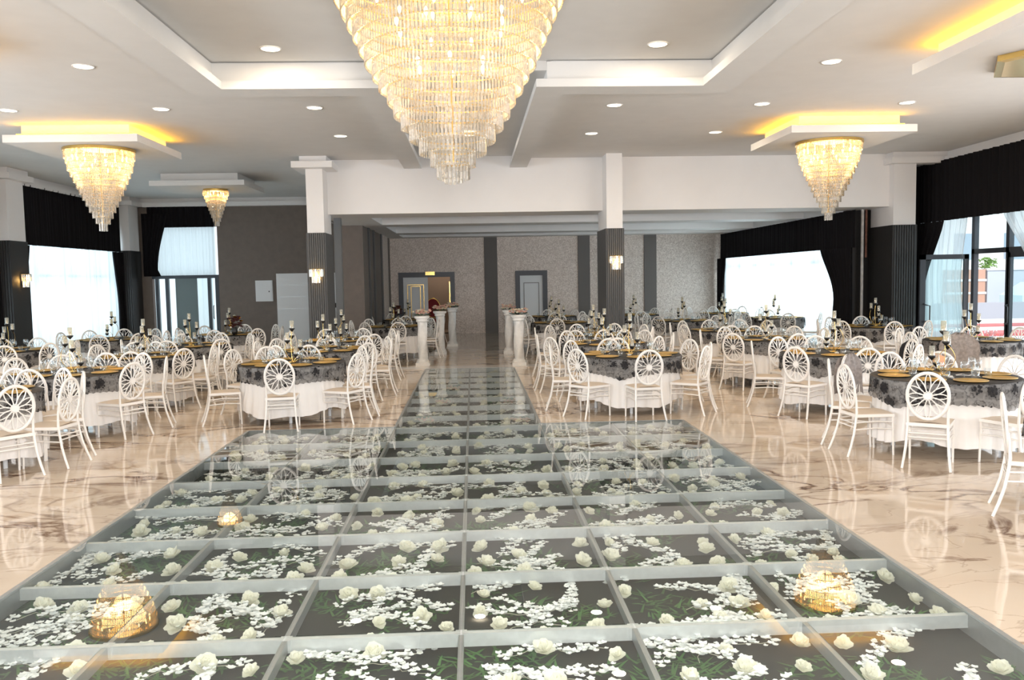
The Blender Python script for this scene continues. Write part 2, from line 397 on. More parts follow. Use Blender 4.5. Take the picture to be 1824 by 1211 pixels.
# far-left back wall with glazed doorway
b = MB(); b.box(-7.75, -2.82, 26.2, 26.4, 0, 4.5); b.box(-10.6, -7.75, 26.2, 26.4, 3.7, 4.5); b.box(-10.6, -9.75, 26.2, 26.4, 0, 3.7)
struct('wall_back_left', b, M_BROWN)
b = MB(); b.box(-3.37, -2.82, 22.1, 29.3, 0, 3.35); struct('wall_niche_left', b, M_BROWN)
b = MB()
for (ya, yb, t) in ((23.1, 23.35, .04), (24.2, 24.4, .05), (26.2, 26.5, .04)): b.box(-2.82, -2.82 + t, ya, yb, 0, 3.3)
struct('trim_4', b, M_DARK)
b = MB(); b.box(-2.82, -2.79, 26.6, 28.2, 0, 3.3); struct('trim_5', b, M_PAPER)
# niche back wall with two door openings
D1, D2 = (-2.55, -.62, 2.10), (1.47, 2.58, 2.10)
b = MB(); b.box(-2.82, D1[0], WB, WB + .2, 0, 3.4); b.box(D1[0], D1[1], WB, WB + .2, D1[2], 3.4); b.box(D1[1], D2[0], WB, WB + .2, 0, 3.4)
b.box(D2[0], D2[1], WB, WB + .2, D2[2], 3.4); b.box(D2[1], 9, WB, WB + .2, 0, 3.4)
struct('wall_back', b, M_PAPER)
b = MB(); b.box(-3.6, .6, 31.6, 31.8, 0, 3.4); b.box(-3.6, -3.4, 29.4, 31.6, 0, 3.4); b.box(.4, .6, 29.4, 31.6, 0, 3.4); b.box(-3.6, .6, 29.4, 31.8, 2.9, 3.0)
b.box(-3.6, .6, 29.2, 31.8, -.1, 0)
struct('wall_corridor', b, pm('corridor_tan', (.36, .28, .22), .8))
lamp('corridor_light', 'POINT', (-1.2, 30.5, 2.6), 25, (1, .85, .7), size=.2)
b = MB()
for u0, u1 in ((.41, .86), (3.66, 4.07), (5.97, 6.4)): b.box(u0, u1, WB - .05, WB, 0, 3.3)
struct('trim_6', b, M_BROWNL)
b = MB()
openwall(b, 8.75, 8.95, 19.6, 29.4, [(19.75, 28.7, .15, 3.0)], 3.6)
struct('wall_niche_right', b, M_WHITE)
# doors in the niche back wall
def doorframe(n, d, kind):
    a0, a1, zt = d
    b = MB(); b.box(a0, a0 + .16, WB - .06, WB + .22, 0, zt - .14); b.box(a1 - .16, a1, WB - .06, WB + .22, 0, zt - .14); b.box(a0, a1, WB - .06, WB + .22, zt - .14, zt + .03)
    f = struct('door_%d' % n, b, M_FRAME)
    return f
f1 = doorframe(1, D1, 0); f2 = doorframe(2, D2, 0)
def leaf(par, a, c, y, gold):
    b = MB(); b.box(a, c, y, y + .05, .01, 1.96); o = b.build('door_leaf', M_PANEL, par); o['label'] = 'white door leaf with thin framed panel'
    g = MB(); w = c - a
    for ins in (.16, .3):
        l, r, z0, z1 = a + w * ins, c - w * ins, .3, 1.96 - .2 - ins * .4
        for bx in ((l, r, z1, z1 + .02), (l, r, z0 - .02, z0), (l, l + .02, z0, z1), (r - .02, r, z0, z1)): g.box(bx[0], bx[1], y - .012, y, bx[2], bx[3])
        if not gold: break
    g.build('panel_moulding', M_GOLD if gold else M_BROWNL, o)
leaf(f1, D1[0] + .16, D1[0] + 1.0, WB, True); leaf(f2, D2[0] + .16, D2[1] - .16, WB, False)
g = MB(); g.box(-1.62, -1.3, WB - .1, WB - .06, 2.03, 2.15); g.build('gold_plaque', M_GOLD, f1)
g = MB(); g.box(D1[1] - .2, D1[1] - .16, WB - .02, WB + .05, .2, 1.8); g.build('gold_trim', M_GOLD, f1)
# white garage-like panel door and cabinet on the brown wall
b = MB(); b.box(-6.0, -3.8, 26.12, 26.2, 0, 2.14); d3 = struct('door_3', b, M_PANEL)
b = MB()
for z in (1.05, 1.42, 1.78): b.box(-6.0, -3.8, 26.112, 26.12, z, z + .012)
b.build('door_groove', M_ALU, d3)
t = thing('electric_cabinet', 'white flat electric cabinet mounted on the brown wall', 'cabinet', (-6.38, 26.2, 1.3))
b = MB(); b.box(-.26, .26, -.07, 0, 0, .64); b.build('box_body', M_PANEL, t)
b = MB(); b.box(-.24, .24, -.085, -.07, .02, .62); b.build('box_door', M_PANEL, t)
b = MB(); b.box(.14, .17, -.1, -.085, .28, .32); b.build('lock', M_BLACK, t)
t = thing('steel_post', 'grey square steel post beside the left column', 'post', (-3.05, 19.5, 0))
MB().box(-.08, .08, -.08, .08, 0, 3.3).build('shaft', pm('grey_steel', (.16, .165, .17), .5), t)

# crown mouldings
b = MB()
for (dx, z0, z1) in ((.14, 4.2, 4.33), (.07, 4.33, HC)):
    b.box(-10.5, -10.5 + dx * 1.6, -7, 26.2, z0, z1); b.box(10.5 - dx * 1.6, 10.5, -7, 18.4, z0, z1)
    b.box(-10.5, -3.4, 26.2 - dx * 1.6, 26.2, z0, z1)
    for yy in (5.9, 12.4, 18.9, 25.4): b.box(-10.5, -10.05 + dx * 1.3, yy - dx * 1.3, yy + .7 + dx, z0, z1)
    b.box(9.24 - dx, 10.5, 18.2 - dx * 1.3, 18.4, z0, z1); b.box(10.5 - dx * 1.6, 10.5, 18.4, 19.4, z0, z1)
struct('trim_7', b, M_WHITE)

# ------------------------------------------------------------------ columns
def flutes(b, xa, xb, y, z0, z1, n):
    w = (xb - xa) / n
    for i in range(n): b.box(xa + w * (i + .22), xa + w * (i + .78), y - .022, y, z0, z1)
def column(xa, xb, ya, yb, label, zc=2.88, cap=False, cl=.025, nfl=8, ribx=None, dark=False):
    t = thing('column', label, 'column', ((xa + xb) / 2, (ya + yb) / 2, 0)); ox, oy = t.location[:2]
    b = MB(); b.box(xa-ox, xb-ox, ya-oy, yb-oy, zc, HC); b.build('upper_shaft', M_WHITE, t)
    b = MB(); b.box(xa-ox-cl, xb-ox+cl, ya-oy-cl, yb-oy+cl, 0, zc); o = b.build('lower_cladding', M_NEARB if dark else M_DARK, t); o['label'] = 'charcoal panelled lower half'
    b = MB(); r = ribx or (xa, xb); flutes(b, r[0]-ox, r[1]-ox, ya-oy-cl, 0, zc, nfl); b.build('fluting', M_NEARF if dark else M_DARKF, t)
    if cap:
        b = MB(); b.box(xa-ox-.24, xb-ox+.24, ya-oy-.25, yb-oy, 4.2, 4.33); b.box(xa-ox-.1, xb-ox+.1, ya-oy-.1, yb-oy, 4.33, HC)
        b.build('capital', M_WHITE, t)
    return t
column(-3.42, -3.07, 17.85, 18.75, 'left free-standing column, white above, charcoal fluted below, with flat capital', cap=True)
column(2.86, 3.2, 17.85, 19.05, 'right free-standing column, white above, charcoal fluted below, no capital')
column(9.24, 9.74, 18.2, 19.25, 'deep pier beside the right windows, white above, black fluted below', nfl=9, dark=True)
column(-10.5, -10.05, 18.9, 19.6, 'left wall column nearer the camera, white over black fluting', dark=True)
column(-10.5, -10.05, 25.4, 26.1, 'left wall column in the far corner, white over black fluting', dark=True)
column(-10.5, -10.05, 12.4, 13.1, 'left wall column beyond the left edge of the frame', dark=True)

# ------------------------------------------------------------------ curtains and windows
def drape(name, p0, p1, z0, z1, mat_, label, cat, amp=.05, wl=.16, thick=0, shape=None, nu=None, nv=6, group=None):
    p0 = Vector(p0); p1 = Vector(p1); Ld = (p1 - p0).length; dr = (p1 - p0) / Ld; nrm = Vector((-dr.y, dr.x)); nu = nu or int(Ld / wl * 6)
    rnd = random.Random(int(Ld * 1000) + int(z1 * 10)); ph = [rnd.uniform(0, 6) for _ in range(4)]
    def fn(u, v):
        z = z1 + (z0 - z1) * v; sc = 1; uu = u
        if shape: uu = shape(u, v)
        s_ = u * Ld
        a = amp * (.6 * math.sin(2 * PI * s_ / wl + .8 * math.sin(s_ * 2.1 + ph[0])) + .4 * math.sin(2 * PI * s_ / (wl * 1.7) + ph[1]) + .2 * math.sin(v * 3 + s_))
        q = p0 + dr * (uu * Ld) + nrm * a
        return (q.x, q.y, z)
    b = MB(); b.grid(fn, nu, nv)
    o = b.build(name, mat_); return tag(o, label, cat, group)
def tieback(side, vt=.62, wmin=.3):
    # curtain held back towards u=0 (side=0) or u=1
    def f(u, v):
        w = 1 - (1 - wmin) * math.sin(min(v / vt, 1) * PI / 2) ** 1.3 if v < vt else wmin + .12 * (v - vt) / (1 - vt)
        return u * w if side == 0 else 1 - (1 - u) * w
    return f
# left wall bays
bays = ((13.1, 18.85, 'nearest the left edge'), (19.65, 25.35, 'beneath the left chandelier'))
for y0, y1, nm in bays:
    drape('curtain_valance', (-10.3, y0), (-10.3, y1), 2.84, 4.24, M_BLK, 'black gathered valance over the left window ' + nm, 'valance', .04, .13)
    drape('sheer_curtain', (-10.36, y0), (-10.36, y1), .05, 2.84, M_SHEER, 'white sheer curtain over the left window ' + nm, 'sheer curtain', .025, .12)
    drape('black_curtain', (-10.27, y1 - .6), (-10.27, y1), .06, 2.83, M_BLK, 'black tied-back curtain at the far side of left window ' + nm, 'curtain', .05, .13, shape=tieback(1, .62, .5), nv=16)
    drape('black_curtain', (-10.27, y0), (-10.27, y0 + .5), .06, 2.83, M_BLK, 'black tied-back curtain at the near side of left window ' + nm, 'curtain', .05, .13, shape=tieback(0, .62, .4), nv=16)
def window(n, X, ya, yb, z0, z1, ym, zm):
    b = MB()
    for z in (z0, zm, z1 - .07): b.box(X - .04, X + .04, ya, yb, z, z + .07)
    k = max(1, round((yb - ya) / ym))
    for i in range(k + 1):
        y = ya + (yb - ya) * i / k; b.box(X - .04, X + .04, y - .04, y + .04, z0, z1)
    w = struct('window_%d' % n, b, M_FRAME)
    g = MB().box(X - .004, X + .004, ya, yb, z0, z1).build('pane', M_PANE, w)
    return w
window(1, -10.62, 13.1, 18.8, .1, 3.3, 1.45, 2.1); window(2, -10.62, 19.7, 25.3, .1, 3.3, 1.45, 2.1)
window(3, 8.85, 19.7, 28.7, .15, 3.0, 1.5, 2.1)
# niche window
drape('curtain_valance', (8.6, 18.6), (8.6, 28.95), 2.42, 3.26, M_BLK, 'long black valance over the rear right window', 'valance', .03, .16)
drape('sheer_curtain', (8.68, 19.3), (8.68, 28.8), .05, 2.5, M_SHEER, 'white sheer curtain across the rear right window', 'sheer curtain', .02, .13)
drape('black_curtain', (8.52, 18.6), (8.52, 20.3), .05, 2.42, M_BLK, 'black tied-back curtain at the near end of the rear right window', 'curtain', .05, .14, shape=tieback(0, .5, .55), nv=16)
drape('black_curtain', (8.52, 28.1), (8.52, 29.0), .05, 2.42, M_BLK, 'narrow black curtain at the far end of the rear right window', 'curtain', .04, .12, shape=tieback(1, .8, .6), nv=12)
t = thing('wall_pipe', 'white and rust stained vertical pipe beside the black pier', 'pipe', (9.02, 19.2, 0))
MB().tube([(0, 0, 0), (0, 0, 3.3)], .035, 10).build('pipe_run', pm('white_pipe', (.7, .7, .7), .5, noise=.2), t)
MB().tube([(.09, 0, 2.2), (.09, 0, 3.3)], .025, 8).build('rust_pipe', M_RUST, t)
# far-left doorway
drape('curtain_valance', (-9.75, 26.02), (-7.78, 26.02), 3.58, 4.24, M_BLK, 'black valance in the far left corner above the doorway', 'valance', .03, .12)
drape('black_curtain', (-9.9, 25.98), (-9.15, 25.98), 2.12, 4.0, M_BLK, 'bunched black curtain left of the far corner doorway', 'curtain', .05, .12, shape=tieback(0, .9, .55), nv=10)
drape('sheer_curtain', (-9.5, 26.1), (-7.8, 26.1), 2.14, 3.62, M_SHEER, 'short sheer curtain above the far corner doorway', 'sheer curtain', .02, .1)
b = MB()
for x in (-9.62, -9.32, -8.05, -7.82): b.box(x - .05, x + .05, 26.2, 26.3, 0, 2.14)
b.box(-9.75, -7.75, 26.18, 26.3, 2.04, 2.14); b.box(-9.75, -7.75, 26.2, 26.3, 3.6, 3.7)
w4 = struct('door_4', b, M_FRAME)
MB().box(-9.7, -7.8, 26.24, 26.25, 0, 3.65).build('pane', M_PANE, w4)
MB().tube([(-7.92, 26.17, .8), (-7.92, 26.12, .82), (-7.92, 26.12, 1.18), (-7.92, 26.17, 1.2)], .014, 6).build('door_handle', M_FRAME, w4)
drape('sheer_curtain', (-9.05, 26.6), (-8.05, 26.6), .0, 2.1, M_SHEER, 'sheer curtain behind the far corner glass door', 'sheer curtain', .02, .12)
MB().box(-9.15, -8.5, 26.45, 26.5, 0, 2.05).build('reflection_panel', pm('grey_reflection', (.2, .19, .18), .8))  # grey slab added to stand for a reflection in the doorway glass
tag(bpy.data.objects['reflection_panel'], 'grey panel added as a reflection behind the far corner glazing', 'panel')
# right wall: valance, sheers, glazed door, open leaf
drape('curtain_valance', (10.2, 3), (10.2, 19.35), 2.94, 4.24, M_BLK, 'black gathered valance along the right windows', 'valance', .05, .17)
drape('black_curtain', (10.12, 17.75), (10.12, 19.3), .06, 2.93, M_BLK, 'black tied-back curtain beside the right pier', 'curtain', .05, .13, shape=tieback(1, .62, .5), nv=16)
drape('black_curtain', (9.72, 19.33), (10.4, 19.33), .05, 4.22, M_BLK, 'black curtain in the corner behind the right pier', 'curtain', .02, .12)
drape('sheer_curtain', (10.34, 17.2), (10.34, 19.3), .05, 3.05, M_SHEER, 'white sheer curtain gathered behind the open glass door', 'sheer curtain', .03, .12, shape=tieback(1, .5, .9), nv=16)
drape('sheer_curtain', (10.34, 14.2), (10.34, 16.1), .05, 3.05, M_SHEER, 'white sheer curtain at the right edge of the frame', 'sheer curtain', .04, .12, shape=tieback(0, .5, .5), nv=16)
b = MB()
for y in (14.25, 16.15, 17.3, 19.25): b.box(10.5, 10.6, y - .05, y + .05, 0, 3.3)
b.box(10.5, 10.6, 14.2, 17.35, 2.2, 2.3); b.box(10.5, 10.6, 14.2, 19.3, 3.22, 3.3)
w5 = struct('door_5', b, M_FRAME)
g = MB(); g.box(10.545, 10.55, 14.25, 17.3, 2.3, 3.22); g.box(10.545, 10.55, 17.35, 19.2, 0, 3.22); g.box(10.545, 10.55, 14.3, 15.1, 0, 2.2); g.build('pane', M_PANE, w5)
t = thing('glass_door', 'open glass door leaf with dark frame and bow handle, by the right pier', 'door', (10.46, 17.36, 0))
b = MB(); b.box(-1.05, -.93, 0, .05, .02, 2.2); b.box(-.1, 0, 0, .05, .02, 2.2); b.box(-1.05, 0, 0, .05, 2.1, 2.2); b.box(-1.05, 0, 0, .05, .02, .14); b.build('frame', M_FRAME, t)
MB().box(-.93, -.1, .02, .03, .14, 2.1).build('pane', M_PANE, t)
MB().tube([(-.97, 0, .78), (-.97, -.07, .8), (-.88, -.09, .82), (-.88, -.09, 1.13), (-.97, -.07, 1.15), (-.97, 0, 1.17)], .014, 6).build('bow_handle', M_FRAME, t)
t = thing('glass_door', 'second glass door leaf standing open at the right edge', 'door', (10.5, 15.15, 0))
b = MB(); b.box(0, .05, 0, .1, .02, 2.2); b.box(0, .05, .9, 1.0, .02, 2.2); b.box(0, .05, 0, 1, 2.1, 2.2); b.box(0, .05, 0, 1, .02, .14); b.build('frame', M_FRAME, t)
MB().box(.02, .03, .1, .9, .14, 2.1).build('pane', M_PANE, t)
MB().tube([(0, .95, .78), (-.07, .93, .8), (-.07, .85, .82), (-.07, .85, 1.13), (-.07, .93, 1.15), (0, .95, 1.17)], .014, 6).build('bow_handle', M_FRAME, t)

# ------------------------------------------------------------------ outside the right door
b = MB(); b.box(10.76, 70, 5, 90, -.2, -.1); struct('ground', b, pm('pale_paving', (.7, .7, .7), .8))
M_KR = pm('red_paint', (.55, .12, .12), .6); M_KW = pm('white_paint', (.85, .85, .85), .6)
for i, (y, m_, nm) in enumerate(((24.2, M_KR, 'near red'), (25.6, M_KW, 'near white'), (27.0, M_KR, 'far red'), (29.0, M_KW, 'far white'))):
    tag(MB().box(12, 26, y, y + 1.3, -.1, -.02 + i * .02).build('painted_kerb', m_), nm + ' painted kerb band outside the glass door', 'kerb')
tag(MB().box(14, 30, 33, 33.4, -.1, .55).build('low_wall', pm('grey_concrete', (.38, .39, .44), .8)), 'low grey concrete wall outside the glass door', 'wall')
t = thing('brick_wall', 'terracotta panelled wall with white bands outside the door', 'wall', (24.0, 38.5, 0))
MB().box(-1.9, 0, 0, .3, -.1, 1.9).build('panel', pm('terracotta', (.55, .33, .25), .8), t)
b = MB(); b.box(-1.95, .05, -.03, .0, .75, .85); b.box(-1.95, .05, -.03, 0, 1.35, 1.45); b.build('band', M_KW, t)
t = thing('grey_wall', 'pale grey roadside wall right of the terracotta wall', 'wall', (27.0, 38.5, 0)); MB().box(-2.9, 3, 0, .3, -.1, 1.85).build('panel', pm('pale_grey', (.5, .54, .6), .7), t)
MB().box(-2.95, 3, -.05, .35, 1.85, 1.95).build('coping', M_KW, t)
t = thing('parked_car', 'pale car parked outside behind the low wall', 'car', (25.5, 36, 0))
MB().add([(-1.9,-.8,.25),(1.9,-.8,.25),(1.9,.8,.25),(-1.9,.8,.25),(-1.9,-.8,.75),(1.9,-.8,.75),(1.9,.8,.75),(-1.9,.8,.75),(-1.0,-.7,1.3),(1.1,-.7,1.3),(1.1,.7,1.3),(-1.0,.7,1.3)],
    [(0,3,2,1),(0,1,5,4),(1,2,6,5),(2,3,7,6),(3,0,4,7),(4,5,9,8),(5,6,10,9),(6,7,11,10),(7,4,8,11),(8,9,10,11)]).build('body', pm('car_paint', (.6, .75, .78), .2), t)
for wx in (-1.2, 1.2): MB().tube([(wx, -.84, .2), (wx, -.7, .2)], .3, 14).build('wheel', M_BLACK, t)
t = thing('shrub', 'small green shrub on top of the terracotta wall', 'plant', (24.2, 38.7, 1.95)); b = MB()
for i in range(160):
    a, r_, z = random.uniform(0, 6.28), random.uniform(0, .5), random.uniform(0, .45); c = Vector((r_*math.cos(a), r_*math.sin(a)*.4, z)); d = Vector((random.uniform(-1,1), random.uniform(-1,1), random.uniform(-.3,1))).normalized()*.14; e = d.cross(Vector((.3,.5,.8))).normalized()*.05
    b.add([c-e, c+d*.5-e, c+d, c+e], [(0,1,2,3)])
b.build('leaves', pm('shrub_green', (.25, .42, .12), .6), t)
t = thing('apartment_building', 'overexposed white apartment building outside the right door', 'building', (34, 48, 0))
MB().box(-8, 10, 0, 8, -.1, 16).build('wall', pm('white_facade', (.85, .85, .85), .8), t)
for i in range(5):
    for k in range(4): MB().box(-6 + i * 3, -4.8 + i * 3, -.05, 0, 2.5 + k * 3, 4 + k * 3).build('window', pm('facade_glass', (.35, .42, .5), .2) if (i, k) == (0, 0) else bpy.data.materials['facade_glass'], t)
sun = lamp('sun', 'SUN', (20, 20, 20), 3.0, (1, .97, .92), (math.radians(45), 0, math.radians(25)), .02)

# ------------------------------------------------------------------ ceiling downlights
t = thing('ceiling_downlight', '', 'ceiling light', (0, 0, -50))
MB().lathe([(.105, 0), (.125, -.012), (.125, .0)], 24).build('trim_ring', M_WHITE, t)
MB().lathe([(0, -.006), (.105, -.006)], 24).build('lamp_lens', M_LAMP, t)
index_kids(); proto = t
def downlight(x, y, z, label):
    global proto
    o = proto if proto.location.z < -40 else copy_tree(proto)
    o.location = (x, y, z); o['label'] = label; o['group'] = 'round recessed downlights'
    dl = lamp('downlight_glow', 'AREA', (x, y, z - .008), 15 * K_DOWN, (1, .82, .6), size=.2); dl.data.shape = 'DISK'
XN = {-6.75: 'far left', -4.55: 'left', -2.3: 'left of centre', 0: 'behind the great chandelier', 2.2: 'right of centre', 4.47: 'right', 6.74: 'far right'}
for y, rn in ((15.38, 'row nearest the white beam'), (12.9, 'second row from the beam'), (10.4, 'third row from the beam'), (7.9, 'row above the frame')):
    for x, xn in XN.items():
        if y > 15 and abs(x) > 4.5 and x < 0 or (y > 15 and x > 6): continue
        if y < 11 and abs(x) < 3: continue
        if y > 15 and x == -4.55: continue
        if x == 0 and y < 15: continue
        if y < 9 and abs(x) < 6: continue
        if y < 11 and abs(x) > 6: continue
        downlight(x, y, HC, 'round warm downlight, %s, %s' % (rn, xn))
downlight(-2.33, 10.3, 4.615, 'round warm downlight in the raised recess, left'); downlight(2.27, 10.2, 4.615, 'round warm downlight in the raised recess, right')

# ------------------------------------------------------------------ chandeliers
def crystal_tier(b, r, z, L, n, w):
    for k in range(n):
        a = 2 * PI * k / n; ca, sa = math.cos(a), math.sin(a); c = Vector((r * ca, r * sa, 0)); u = Vector((-sa, ca, 0)) * w; v = Vector((ca, sa, 0)) * w * .6
        LL = L * (1 + .04 * math.sin(k * 12.9))
        q = [c + u, c + v, c - u, c - v]
        vs = [p + Vector((0, 0, z)) for p in q] + [p + Vector((0, 0, z - LL)) for p in q]
        b.add(vs, [(0,1,5,4),(1,2,6,5),(2,3,7,6),(3,0,4,7),(4,5,6,7)])
def chandelier(name, label, loc, tiers, canopy_r, rodw, bulbs, power, drop_L, canopy_z=.05, inner=True, group=None, ngon=None):
    t = thing(name, label, 'chandelier', loc, 0, group)
    b = MB(); n = ngon or 32; b.lathe([(0, 0), (canopy_r, 0), (canopy_r, -canopy_z), (canopy_r * .9, -canopy_z - .01), (0, -canopy_z - .01)], n, smooth=False); b.build('canopy_plate', M_GOLD, t)
    for i, (z, r) in enumerate(tiers):
        L = drop_L if i < len(tiers) - 1 else drop_L * 1.15
        ring = MB(); ring.tube([((r - .004) * math.cos(a), (r - .004) * math.sin(a), z) for a in [2 * PI * k / 40 for k in range(40)]], (.007, .006), 4, closed=True, flat=Vector((0, 0, 1)))
        rg = ring.build('gold_ring', M_GOLD, t)
        b = MB(); n = max(7, int(2 * PI * r / (rodw * 2.3))); crystal_tier(b, r, z - .004, L, n, rodw * .8)
        b.build('crystal_tier', M_CRYS, rg)
    b = MB()
    for (r, z, n) in bulbs:
        for k in range(n):
            a = 2 * PI * (k + .5) / n; c = (r * math.cos(a), r * math.sin(a), z)
            b.lathe([(0, .03), (.014, .015), (.017, 0), (.012, -.03), (0, -.05)], 8, c)
    b.build('candle_bulbs', M_BULB, t)
    b = MB(); b.tube([(0, 0, 0), (0, 0, tiers[-1][0])], .012, 6); b.build('centre_rod', M_GOLD, t)
    for (z, e, s_) in power: lamp('chandelier_glow', 'POINT', (loc[0], loc[1], loc[2] + z), e * K_CH, (1, .62, .24), size=s_)
    return t
prof = [(4.58, 1.04), (4.30, .98), (4.17, .90), (3.95, .80), (3.84, .75), (3.73, .71), (3.64, .65), (3.5, .58), (3.41, .52), (3.26, .45), (3.12, .36), (3.0, .27), (2.9, .18), (2.8, .13), (2.76, .065)]
def pr_(z):
    for (z1, r1), (z0, r0) in zip(prof, prof[1:]):
        if z0 <= z <= z1: return r0 + (r1 - r0) * (z - z0) / (z1 - z0)
    return prof[-1][1]
TZ = 4.60
tiers = [(4.5 - .1 * i - TZ, pr_(4.5 - .1 * i)) for i in range(19)]
tiers[-1] = (2.79 - TZ, .07)
chandelier('great_chandelier', 'huge tiered crystal chandelier hanging in the centre ceiling recess', (-.14, 7.0, TZ), tiers, 1.06, .014,
    [(.8, -.22, 16), (.62, -.42, 12), (.45, -.7, 8), (.3, -1.0, 6)], [(-.35, 22, .5), (-.75, 9, .35), (-1.15, 3, .2)], .125)
sm = [(-.05 - .098 * i, .53 * (1 - (i / 12.6) ** 1.15) + .035) for i in range(13)]
sm[0] = (-.05, .545); sm[1] = (-.13, .52)
for loc, lb in (((6.3, 14.72, 4.15), 'small tiered crystal chandelier on the right glowing ceiling panel'), ((-6.25, 14.72, 4.15), 'small tiered crystal chandelier on the left glowing ceiling panel')):
    chandelier('chandelier', lb, loc, sm, .57, .012, [(.42, -.12, 16), (.3, -.3, 6)], [(-.13, 40, .35), (-.45, 8, .15)], .115, group='small cone chandeliers')
smf = [(-.04 - .09 * i, .27 * (1 - i / 9) + .03) for i in range(9)]
chandelier('chandelier', 'smallest tiered chandelier on the far left ceiling panel', (-6.2, 21.0, 4.15), smf, .29, .012, [(.18, -.1, 6)], [(-.15, 14, .15)], .105, group='small cone chandeliers')
chandelier('chandelier', 'gold plate of the chandelier at the upper right frame corner', (6.55, 9.0, 4.15), [(-.06 - .1 * i, .42 - .035 * i) for i in range(11)], .86, .012, [(.3, -.12, 6)], [(-.2, 20, .2)], .115, canopy_z=.06, ngon=6, group='small cone chandeliers')
def drop_panel(xa, xb, ya, yb, led, label):
    t = thing('ceiling_panel', label, 'ceiling panel', ((xa + xb) / 2, (ya + yb) / 2, 4.15)); w, d = (xb - xa) / 2, (yb - ya) / 2
    MB().box(-w, w, -d, d, 0, .12).build('lower_slab', M_CEIL, t)
    MB().box(-w + .2, w - .2, -d + .2, d - .2, .12, .3).build('upper_slab', M_CEIL, t)
    if led:
        b = MB(); i0 = .17
        for s_ in led:
            if s_ == 'L': b.box(-w + .13, -w + .155, -d + .15, d - .15, .12, .15)
            if s_ == 'R': b.box(w - .155, w - .13, -d + .15, d - .15, .12, .15)
            if s_ == 'F': b.box(-w + .15, w - .15, -d + .13, -d + .155, .12, .15)
            if s_ == 'B': b.box(-w + .15, w - .15, d - .155, d - .13, .12, .15)
        b.build('led_strip', M_LED, t)
drop_panel(5.25, 7.35, 13.72, 15.75, 'LF', 'square ceiling panel with amber glow, right, around the small chandelier')
drop_panel(-7.4, -5.3, 13.9, 15.95, 'FR', 'square ceiling panel with amber glow, left, around the small chandelier')
drop_panel(-7.45, -5.27, 20.1, 22.05, '', 'unlit square ceiling panel at the far left')
drop_panel(5.2, 7.6, 7.5, 9.85, 'LB', 'square ceiling panel with amber glow at the upper right corner')
drop_panel(-7.6, -5.35, 7.5, 9.7, 'RB', 'square ceiling panel with amber glow past the left frame edge')

# ------------------------------------------------------------------ wall sconces
def sconce(loc, rz, label):
    t = thing('wall_sconce', label, 'wall lamp', loc, rz, 'crystal wall sconces')
    MB().box(-.06, .06, -.02, 0, -.1, .1).build('back_plate', M_GOLD, t)
    for (r, z, L, n) in ((.14, .14, .15, 9), (.09, -.01, .13, 7)):
        b = MB(); b.lathe([(r, 0), (r, .012), (r - .01, .012), (r - .01, 0)], 12, (0, -.02, z), a0=PI, a1=2 * PI); b.build('gold_band', M_GOLD, t)
        b = MB()
        for k in range(n):
            a = PI + PI * (k + .5) / n; c = Vector((r * math.cos(a), -.02 + r * math.sin(a), z)); u = Vector((-math.sin(a), math.cos(a), 0)) * .02; v = Vector((math.cos(a), math.sin(a), 0)) * .008
            q = [c + u, c + v, c - u, c - v]; b.add(q + [p - Vector((0, 0, L)) for p in q], [(0,1,5,4),(1,2,6,5),(2,3,7,6),(3,0,4,7),(4,5,6,7)])
        b.build('crystal_drops', M_CRYS, t)
    b = MB(); b.lathe([(0, .03), (.018, 0), (0, -.04)], 8, (0, -.08, .06)); b.lathe([(0, .03), (.018, 0), (0, -.04)], 8, (0, -.06, -.07)); b.build('bulbs', M_BULB2, t)
    w = Matrix.Rotation(rz, 3, 'Z') @ Vector((0, -.09, 0)); lamp('sconce_glow', 'POINT', Vector(loc) + w, 4.5, (1, .58, .18), size=.04)
sconce((-3.25, 17.80, 1.98), 0, 'crystal wall lamp on the left free-standing column')
sconce((3.04, 17.80, 2.15), 0, 'crystal wall lamp on the right free-standing column')
sconce((-10.0, 19.3, 2.0), PI / 2, 'crystal wall lamp on the side of the left wall column')

# ------------------------------------------------------------------ dance floor
ordn = ['first', 'second', 'third', 'fourth', 'fifth', 'sixth', 'seventh', 'eighth', 'ninth', 'tenth']
df = thing('floor_grid', 'silver aluminium grid carrying the glass dance floor panels', 'floor frame', (0, 0, 0))
for y in PY: MB().box(x0, x1, y - .018, y + .018, -.085, -.013).build('cross_bar', M_ALU, df)
for y in RY[1:]: MB().box(rx0, rx1, y - .018, y + .018, -.085, -.013).build('cross_bar', M_ALU, df)
for i, x in enumerate(PX):
    MB().box(x - .014, x + .014, yS, 10.65, -.075, -.013).build('long_bar', M_STEEL, df)
for x in (rx0, (rx0 + rx1) / 2, rx1): MB().box(x - .014, x + .014, 10.65, yE, -.075, -.013).build('long_bar', M_STEEL, df)
b = MB(); e = .012
b.box(x0 - .02, x0 + e, yS, 10.65, -.13, .002); b.box(x1 - e, x1 + .02, yS, 10.65, -.13, .002)
b.box(x0, rx0, 10.65 - e, 10.67, -.13, .002); b.box(rx1, x1, 10.65 - e, 10.67, -.13, .002)
b.box(rx0 - .02, rx0 + e, 10.65, yE, -.13, .002); b.box(rx1 - e, rx1 + .02, 10.65, yE, -.13, .002); b.box(rx0, rx1, yE - e, yE + .02, -.13, .002)
b.build('edge_rail', M_STEEL, df)
def clip_mesh():
    b = MB(); b.box(-.03, .03, -.03, .03, -.07, -.012); return b.mesh('joint_clip', M_ALU)
cm = clip_mesh()
for y in PY[1:-1]:
    for x in PX[1:-1]: place('joint_clip', cm, df, (x, y, 0))

